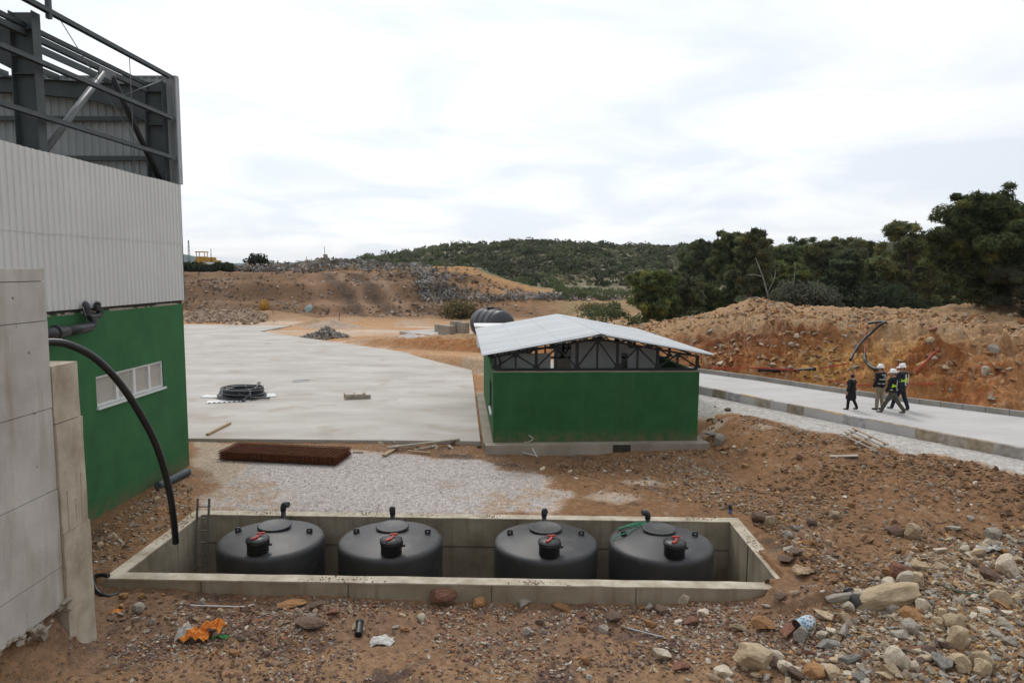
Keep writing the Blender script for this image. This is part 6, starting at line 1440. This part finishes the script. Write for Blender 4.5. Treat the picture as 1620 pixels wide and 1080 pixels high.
n = 4200; xy = zone_xy([(-62, 84), (-6, 86), (4, 92), (2, 108), (-62, 106)], n, r, lambda x, y: np.clip(.25 + 1.5 * fbm(x * .16, y * .2, 87, 4), .05, 1))
pebbles('landfill_clods', xy, .05 + .26 * r.random(n) ** 3, [(.17, .115, .075), (.22, .155, .10), (.28, .215, .16), (.13, .09, .065), (.36, .31, .26)], 'clods and broken stone lying on the brown landfill face', 42, .1, .6)
n = 900; xy = zone_xy([(-10.2, 15.2), (-8.7, 14.2), (-8.6, 17.8), (-9.6, 20), (-10.5, 20)], n, r)
pebbles('wall_foot_gravel', xy, .015 + .05 * r.random(n) ** 3, CB, 'small stones on the earth between the hall wall and the pit', 36)

cl_ = [(-5.3, PIT_D - .13, .45), (-2.6, PIT_D - .12, .35), (-1.1, PIT_D - .1, .25), (.6, PIT_D - .14, .2), (-2.2, -PIT_D + .12, .5), (1.8, -PIT_D + .1, .3), (6.2, PIT_D - .1, .3), (PIT_W - .15, .3, .4), (-PIT_W + .12, 1.2, .3), (-PIT_W + .2, 0.4, .4)]
q = np.concatenate([np.stack([r.normal(a, s, 90), np.clip(r.normal(b_, .07, 90), b_ - .13, b_ + .13)], 1) if abs(b_) > 1.6 else np.stack([np.clip(r.normal(a, .06, 90), a - .12, a + .12), r.normal(b_, s, 90)], 1) for a, b_, s in cl_])
c_, s_ = cos(PIT_R), sin(PIT_R); q = np.stack([PIT_C[0] + q[:, 0] * c_ - q[:, 1] * s_, PIT_C[1] + q[:, 0] * s_ + q[:, 1] * c_], 1)
pebbles('rim_grit', q, .005 + .016 * r.random(len(q)) ** 2.5, [(.27, .17, .11), (.32, .21, .13), (.24, .15, .10), (.38, .32, .24)], 'reddish grit and crumbs of earth spilled on the concrete rim of the pit', 37, rim=True)

# ================================================================== LITTER IN THE FOREGROUND
p = GP(568, 1000); t = thing('pipe_offcut', 'short black pipe offcut lying in the foreground earth', 'pipe', (p[0], p[1], p[2] + .07))
d = Vector((-.12, .9, .18)).normalized()
b = MB(); b.tube([-d * .16, d * .18], .072, 16, cap=False); b.build('sleeve', M['cap'], t); b = MB(); b.tube([-d * .165, -d * .158], .066, 16); b.build('cap', M['hose'], t); b = MB(); b.tube([d * .14, d * .20], .078, 16); b.build('cap', M['hose'], t)
p = GP(1350, 958); d = Vector((.18, -.75, -.35)).normalized(); t = thing('pipe_stub', 'dark grey pipe stub leaning on the flat grey boulder', 'pipe', (p[0], p[1], p[2] + .14))
b = MB(); b.tube([-d * .2, d * .18], .095, 16); b.build('stub', MAT('grey_pipe_stub', (.06, .058, .055), None, 4, .6), t); b = MB(); b.tube([-d * .205, -d * .15], .104, 16); b.build('collar', M['cap'], t)
plank(992, 995, 1047, 1009, .035, .035, 'thin grey metal rod lying in the sand at the bottom', 'galv', name='metal_rod', cat='rod')
# paint can
p = GP(1272, 996); d = Vector((1, .35, .15)).normalized(); t = thing('paint_can', 'dented white and blue paint can lying on its side in the rubble', 'can', (p[0], p[1], p[2] + .12))
M['can'] = VCOL('can_skin', .45, .2, 9); V = []; Fc = []; col = []; n = 28; u = d.orthogonal().normalized(); v = d.cross(u)
for i, s in enumerate(np.linspace(-.17, .17, 9)):
    for j in range(n):
        a = 2 * pi * j / n; q = d * s + (u * cos(a) + v * sin(a)) * (.125 + .008 * sin(3 * a + s * 20)); V.append(q[:])
cr = random.Random(4)
for i in range(8):
    for j in range(n):
        Fc.append((i * n + j, i * n + (j + 1) % n, (i + 1) * n + (j + 1) % n, (i + 1) * n + j))
        f = j / n; k = (.50, .58, .62)
        if i in (0, 7): k = (.40, .42, .43)
        elif (j * 7 + i * 3) % 9 < 2: k = (.10, .16, .24)
        elif i in (1, 2) : k = (.30, .45, .56)
        elif i == 6 and j % 5 == 0: k = (.5, .08, .06)
        col.append(k)
np_mesh('can_body', V, Fc, M['can'], t, col=np.array(col), smooth=True)
b = MB(); b.tube([d * -.172, d * -.155], .122, 28); b.build('can_bottom', M['hose'], t); b = MB(); b.tube([d * .16, d * .172], .128, 28); b.build('can_rim', M['galv'], t)
# orange bag with rag
def crumple(name, mat, c, sx, sy, h_, seed, parent=None, n=14):
    V = []; 
    for i in range(n):
        for j in range(n):
            x, y = (i / (n - 1) - .5), (j / (n - 1) - .5); nv = mnoise.noise_vector(Vector((x * 3.5, y * 3.5, seed)));  n2 = mnoise.noise_vector(Vector((x * 9, y * 9, seed + 5)))
            V.append((c[0] + sx * (x + .14 * nv.x), c[1] + sy * (y + .14 * nv.y), c[2] + h_ * (.5 * (1 - 2.4 * (x * x + y * y)) + .55 * nv.z + .22 * n2.z)))
    Fc = [(i * n + j, (i + 1) * n + j, (i + 1) * n + j + 1, i * n + j + 1) for i in range(n - 1) for j in range(n - 1)]
    return np_mesh(name, V, Fc, mat, parent)
p = GP(310, 1014); z = p[2]
t = thing('orange_bag', 'torn orange plastic bag lying in the left foreground', 'bag', (p[0], p[1], z + .03)); crumple('bag_front', M['orange_bag'], (0, 0, .06), .42, .3, .22, 1, t); crumple('bag_back', M['orange_bag'], (.26, .18, .12), .36, .3, .25, 7, t)
o = crumple('white_rag', M['white_rag'], (p[0] - .22, p[1] + .16, z + .05), .35, .3, .26, 3); tag(o, 'dirty white rag behind the torn orange bag', 'rag')
o = crumple('green_scrap', M['green_plastic'], (p[0] + .42, p[1] + .06, z + .05), .26, .12, .1, 9); tag(o, 'green plastic scrap at the right of the torn orange bag', 'scrap')
p = GP(185, 969); o = crumple('orange_scrap', M['orange_bag'], (p[0], p[1], p[2] + .03), .22, .14, .05, 4); tag(o, 'flat orange plastic scrap near the left end of the pit wall', 'scrap')
p = GP(604, 1016); o = crumple('paper_sheet', M['white_rag'], (p[0], p[1], p[2] + .03), .42, .3, .09, 6); tag(o, 'crumpled dirty white sheet right of the black pipe offcut', 'sheet')
p = GP(1275, 906); o = crumple('cardboard', M['wood'], (p[0], p[1], p[2] + .05), .5, .35, .12, 12); tag(o, 'torn piece of cardboard beside the right wall of the pit', 'cardboard')
p = GP(1590, 872); o = crumple('white_rag', M['white_rag'], (p[0] - .35, p[1], p[2] + .05), .6, .2, .16, 14); tag(o, 'thin dirty white rag high on the right hand rubble slope', 'rag')
P = [GP(*q) for q in ((285, 957), (310, 960), (345, 961), (385, 962), (402, 958))]; b = MB(); b.tube(smooth_path([(q[0], q[1], q[2] + .04) for q in P], 5), .011, 5); tag(b.build('thin_wire', M['white_pvc']), 'thin pale wire lying in front of the pit on the left', 'wire')
P = [GP(*q) for q in ((1478, 925), (1500, 934), (1530, 942), (1565, 938), (1590, 932))]; b = MB(); b.tube(smooth_path([(q[0], q[1], q[2] + .05) for q in P], 5), .012, 5); tag(b.build('green_string', MAT('green_string', (.04, .12, .07), None, 4, .7)), 'dark green string trailing over the right hand rubble', 'string')

# ================================================================== PEOPLE
DG = None
def skin_obj(name, nodes, edges, mat, parent, sub=2, root=0):
    me = bpy.data.meshes.new(name); me.from_pydata([n[:3] for n in nodes], edges, []); me.update()
    o = bpy.data.objects.new(name, me); COL.objects.link(o)
    md = o.modifiers.new('skin', 'SKIN'); md.use_smooth_shade = True
    sk = me.skin_vertices[0].data
    for i, n in enumerate(nodes): sk[i].radius = (n[3], n[4] if len(n) > 4 else n[3]); sk[i].use_root = (i == root)
    s = o.modifiers.new('sub', 'SUBSURF'); s.levels = sub; s.render_levels = sub
    dg = bpy.context.evaluated_depsgraph_get(); dg.update()
    m2 = bpy.data.meshes.new_from_object(o.evaluated_get(dg)); m2.materials.clear(); m2.materials.append(mat)
    m2.polygons.foreach_set('use_smooth', [True] * len(m2.polygons))
    bpy.data.objects.remove(o); bpy.data.meshes.remove(me)
    n = bpy.data.objects.new(name, m2); COL.objects.link(n); n.parent = parent; return n
SKIN = MAT('person_skin', (.42, .25, .18), None, 4, .6)
HAIR = MAT('dark_hair', (.018, .014, .012), None, 4, .6)
CL = {k: MAT('cloth_' + k, v, tuple(x * .75 for x in v), 7, .85, .4, 25) for k, v in dict(black=(.014, .014, .017), khaki=(.30, .25, .18), olive=(.085, .08, .058), navy=(.018, .022, .034), green=(.012, .024, .020), grey=(.13, .135, .13), shoe=(.035, .032, .03), tanshoe=(.16, .145, .125)).items()}
HV = MAT('hi_vis', (.58, .92, .06), (.52, .85, .05), 6, .7); REF = MAT('reflective_band', (.55, .57, .56), None, 6, .35); HELM = MAT('helmet_white', (.80, .80, .79), (.74, .74, .73), 4, .3)
def person(loc, rz, H_, label, legs, arms, trousers, top, shoe, helmet=True, coat=False, vest=None, pack=False, hood=None, head_turn=0.0, text=False):
    """facing +Y in its own space; legs = (left swing, right swing), arms = ((left fwd, left out), (right ...))"""
    t = thing('person', label, 'person', loc, rz, 'people walking on the concrete road'); s = H_ / 1.75; t.scale = (s, s, s)
    hipz = .92
    def leg(sg, sw, bend):
        hip = Vector((sg * .09, 0, hipz)); kn_ = hip + Vector((sg * .01, sin(sw) * .44, -cos(sw) * .44)); a2 = sw - bend; an = kn_ + Vector((0, sin(a2) * .40, -cos(a2) * .40)); return hip, kn_, an
    L0 = leg(-1, *legs[0]); L1 = leg(1, *legs[1]); low = min(L0[2].z, L1[2].z) - .075
    off = Vector((0, 0, -low)); L0 = [p + off for p in L0]; L1 = [p + off for p in L1]
    Z = lambda z: z - low
    def arm(sg, fw, outw, el):
        sh = Vector((sg * .185, 0, Z(1.42))); e = sh + Vector((sg * sin(outw) * .29, sin(fw) * .29, -cos(fw) * cos(outw) * .29)); w_ = e + Vector((sg * sin(outw) * .2, sin(fw + el) * .25, -cos(fw + el) * .24)); return sh, e, w_
    A0 = arm(-1, *arms[0]); A1 = arm(1, *arms[1])
    # continuous body
    N_ = [(0, 0, Z(.95), .10, .08), (0, 0, Z(1.12), .115, .085), (0, 0, Z(1.32), .15, .10), (0, .0, Z(1.45), .09, .08), (0, .01, Z(1.52), .05, .05), (0, .02, Z(1.58), .065, .07), (0, .02, Z(1.66), .078, .092), (0, .015, Z(1.72), .06, .07)]
    E_ = [(i, i + 1) for i in range(7)]
    nd = Vector((sin(-head_turn) , cos(head_turn), 0)); side = Vector((nd.y, -nd.x, 0))
    k = len(N_); N_.append((nd.x * .115, .02 + nd.y * .115, Z(1.645), .012)); E_.append((6, k))        # nose
    for sg in (-1, 1):
        k = len(N_); N_.append((side.x * sg * .088, .02 + side.y * sg * .088, Z(1.65), .014, .02)); E_.append((6, k))   # ears
    for sg, L_, A_ in ((-1, L0, A0), (1, L1, A1)):
        k = len(N_); N_ += [(*L_[0], .07), (*L_[1], .05), (*L_[2], .036), (L_[2].x + sg * .02, L_[2].y + .13, L_[2].z - .045, .034)]; E_ += [(0, k), (k, k + 1), (k + 1, k + 2), (k + 2, k + 3)]
        k = len(N_); w_ = A_[2]; dd = (w_ - A_[1]).normalized(); palm = w_ + dd * .07
        N_ += [(*A_[0], .055), (*A_[1], .042), (*w_, .027), (*palm, .032, .016)]; E_ += [(3, k), (k, k + 1), (k + 1, k + 2), (k + 2, k + 3)]
        sx = dd.cross(Vector((0, 0, 1))); sx = sx.normalized() if sx.length > .1 else Vector((0, 1, 0))
        for f_, ln in zip((-1.5, -.5, .5, 1.5), (.062, .075, .07, .055)):
            q = palm + dd * .03 + Vector((0, f_ * .019, 0)); j = len(N_); q2 = q + dd * ln * .55; q3 = q + dd * ln + Vector((-sg * .02, .012, 0)); N_ += [(*q2, .009), (*q3, .008)]; E_ += [(k + 3, j), (j, j + 1)]
        j = len(N_); q = w_ + dd * .03 + Vector((-sg * .015, .04, 0)); N_ += [(*q, .011), (*(q + dd * .035 + Vector((0, .012, 0))), .009)]; E_ += [(k + 2, j), (j, j + 1)]
    skin_obj('body', N_, E_, SKIN, t)
    # trousers
    N_ = [(0, 0, Z(1.10), .155, .125), (0, 0, Z(.93), .16, .135)]; E_ = [(0, 1)]
    for sg, L_ in ((-1, L0), (1, L1)):
        k = len(N_); N_ += [(L_[0].x, L_[0].y, L_[0].z - .10, .105), (*L_[1], .082), (L_[2].x, L_[2].y, L_[2].z + .05, .07), (L_[2].x, L_[2].y, L_[2].z - .045, .066)]; E_ += [(1, k), (k, k + 1), (k + 1, k + 2), (k + 2, k + 3)]
    skin_obj('trousers', N_, E_, CL[trousers], t, root=1)
    for sg, L_ in ((-1, L0), (1, L1)):
        a = L_[2]; skin_obj('shoe', [(a.x, a.y - .05, a.z - .02, .05), (a.x, a.y + .02, a.z - .03, .052), (a.x + sg * .015, a.y + .15, a.z - .048, .042, .034), (a.x + sg * .02, a.y + .19, a.z - .05, .03, .026)], [(0, 1), (1, 2), (2, 3)], CL[shoe], t)
    # jacket or coat with sleeves and collar
    kw = 1.35 if coat else 1.16; N_ = [(0, 0, Z(1.02), .165 * kw, .135 * kw), (0, 0, Z(1.18), .17 * kw, .13 * kw), (0, 0, Z(1.33), .185 * min(kw, 1.2), .13 * kw), (0, 0, Z(1.45), .13, .11), (0, .005, Z(1.50), .072, .072), (0, 0, Z(.86), .185 * kw, .155 * kw)]; E_ = [(0, 1), (1, 2), (2, 3), (3, 4), (0, 5)]
    if coat: N_ += [(0, 0, Z(.70), .27, .24), (0, 0, Z(.44), .31, .28)]; E_ += [(5, 6), (6, 7)]
    for A_ in (A0, A1):
        k = len(N_); N_ += [(*A_[0], .10), (*A_[1], .082), (A_[2].x, A_[2].y, A_[2].z - .01, .064)]; E_ += [(3, k), (k, k + 1), (k + 1, k + 2)]
    skin_obj('coat' if coat else 'jacket', N_, E_, CL[top], t, root=1)
    if vest:
        hv, bands = vest
        skin_obj('vest', [(0, 0, Z(1.0), .208, .172), (0, 0, Z(1.18), .214, .168), (0, 0, Z(1.35), .222, .168), (0, 0, Z(1.45), .17, .14)], [(0, 1), (1, 2), (2, 3)], hv, t)
        for z, r0 in bands:
            b = MB(); n = 28; V = []
            for zz in (-.022, .022):
                for j in range(n): a = 2 * pi * j / n; V.append((r0 * 1.16 * cos(a) , r0 * .93 * sin(a), Z(z) + zz))
            b.add(V, [(j, (j + 1) % n, n + (j + 1) % n, n + j) for j in range(n)], True); b.build('reflective_band', REF, t)
        if hv is HV:
            for sg in (-1, 1):
                b = MB(); b.bar((sg * .11, -.172, Z(1.05)), (sg * .11, -.176, Z(1.42)), .05, .012, (0, 1, 0)); b.build('reflective_strip', REF, t)
    if text:
        b = MB(); rt = random.Random(2)
        for r_, (w_, z) in enumerate(((.10, 1.385), (.17, 1.352), (.15, 1.32))):
            x = -w_ / 2
            while x < w_ / 2: l = rt.uniform(.012, .03); b.box(x, -.182, Z(z) - .010, x + l, -.172, Z(z) + .010); x += l + .007
        b.build('back_lettering', REF, t)
    if pack:
        N_ = [(0, -.22, Z(1.06), .10, .07), (0, -.24, Z(1.18), .115, .08), (0, -.225, Z(1.29), .09, .065), (0, -.20, Z(1.34), .06, .05)]; pk = skin_obj('backpack', N_, [(0, 1), (1, 2), (2, 3)], CL['black'], t)
        for sg in (-1, 1):
            b = MB(); b.tube(smooth_path([(sg * .09, -.19, Z(1.36)), (sg * .12, -.10, Z(1.49)), (sg * .13, .08, Z(1.45)), (sg * .13, .15, Z(1.25))], 4), .022, 6); b.build('strap', CL['black'], pk)
    if hood: skin_obj('hood', [(0, -.07, Z(1.46), .14, .09), (0, -.07, Z(1.54), .11, .08)], [(0, 1)], hood, t)
    hx, hy, hzz = 0, .02, Z(1.665)
    if helmet:
        b = MB(); n = 28; prof = [(.125, .0), (.122, .05), (.108, .09), (.078, .122), (.04, .138), (.004, .142)]
        b.lathe(prof, n, cap=False); b.lathe([(.118, -.004), (.145, -.006), (.147, .004), (.124, .012)], n, cap=False); pk_ = [(sin(a) * .15, cos(a) * .15 + .02, .0) for a in np.linspace(-.9, .9, 9)] + [(sin(a) * .14, cos(a) * .19 + .03, -.012) for a in np.linspace(.7, -.7, 9)]
        b.add(pk_ + [(x, y, z - .006) for x, y, z in pk_], [tuple(range(18)), tuple(range(18, 36))[::-1]] + [(i, (i + 1) % 18, 18 + (i + 1) % 18, 18 + i) for i in range(18)])
        b.bar((0, -.10, .10), (0, .10, .10), .03, .09)
        b.xform(Matrix.Translation((hx, hy, hzz + .02)) @ Matrix.Rotation(head_turn, 4, 'Z') @ Matrix.Rotation(-.06, 4, 'X')); b.build('helmet', HELM, t, fix=False)
        skin_obj('hair', [(0, -.035, Z(1.58), .06, .045), (0, -.03, Z(1.65), .078, .075)], [(0, 1)], HAIR, t)
    else:
        skin_obj('hair', [(0, -.03, Z(1.575), .10, .09), (0, -.015, Z(1.67), .115, .12), (0, -.03, Z(1.76), .085, .09)], [(0, 1), (1, 2)], HAIR, t)
    for sg in (-1, 1):
        b = MB(); b.lathe([(.001, -.012), (.01, -.006), (.012, 0), (.01, .006), (.001, .012)], 10); q = nd * .093 + side * sg * .03; b.xform(Matrix.Translation((q.x, q.y + .02, Z(1.665)))); b.build('eye', HAIR, t)
    b = MB(); q = nd * .09; b.bar(Vector((q.x, q.y + .02, Z(1.60))) - side * .022, Vector((q.x, q.y + .02, Z(1.60))) + side * .022, .008, .008); b.build('mouth', MAT('lips', (.3, .12, .1), None, 4, .6), t)
    return t
def pz(px, py): p = PZ(px, py, 1.262); return (p[0], p[1], 1.262)
person(pz(1345, 648), radians(40), 1.40, 'person in a long black coat with a pale collar, walking apart on the road', ((.16, .12), (-.22, .2)), ((-.1, .42, .25), (.1, .15, .2)), 'black', 'black', 'shoe', helmet=False, coat=True, hood=MAT('fur', (.42, .40, .38), None, 9, .9, .8, 40), head_turn=.15)
person(pz(1390, 648), radians(30), 1.72, 'person in a dark vest with two reflective bands, beige trousers and white helmet', ((.06, .05), (-.06, .08)), ((.05, .18, .3), (.05, .18, .3)), 'khaki', 'black', 'shoe', vest=(CL['green'], ((1.07, .182), (1.24, .186), (1.415, .165))), text=True)
person(pz(1410, 654), radians(42), 1.70, 'person with a black backpack over a yellow green vest, olive trousers and white helmet', ((.42, .05), (-.42, .2)), ((.2, .12, .25), (-.1, .12, .2)), 'olive', 'black', 'tanshoe', vest=(HV, ((1.02, .178),)), pack=True)
person(pz(1424, 648), radians(36), 1.78, 'person in a yellow green vest with a grey hood, farthest right of the group', ((.36, .1), (-.2, .15)), ((.1, .12, .2), (.02, .14, .2)), 'navy', 'navy', 'tanshoe', vest=(HV, ((1.02, .178),)), hood=CL['grey'], head_turn=.9)
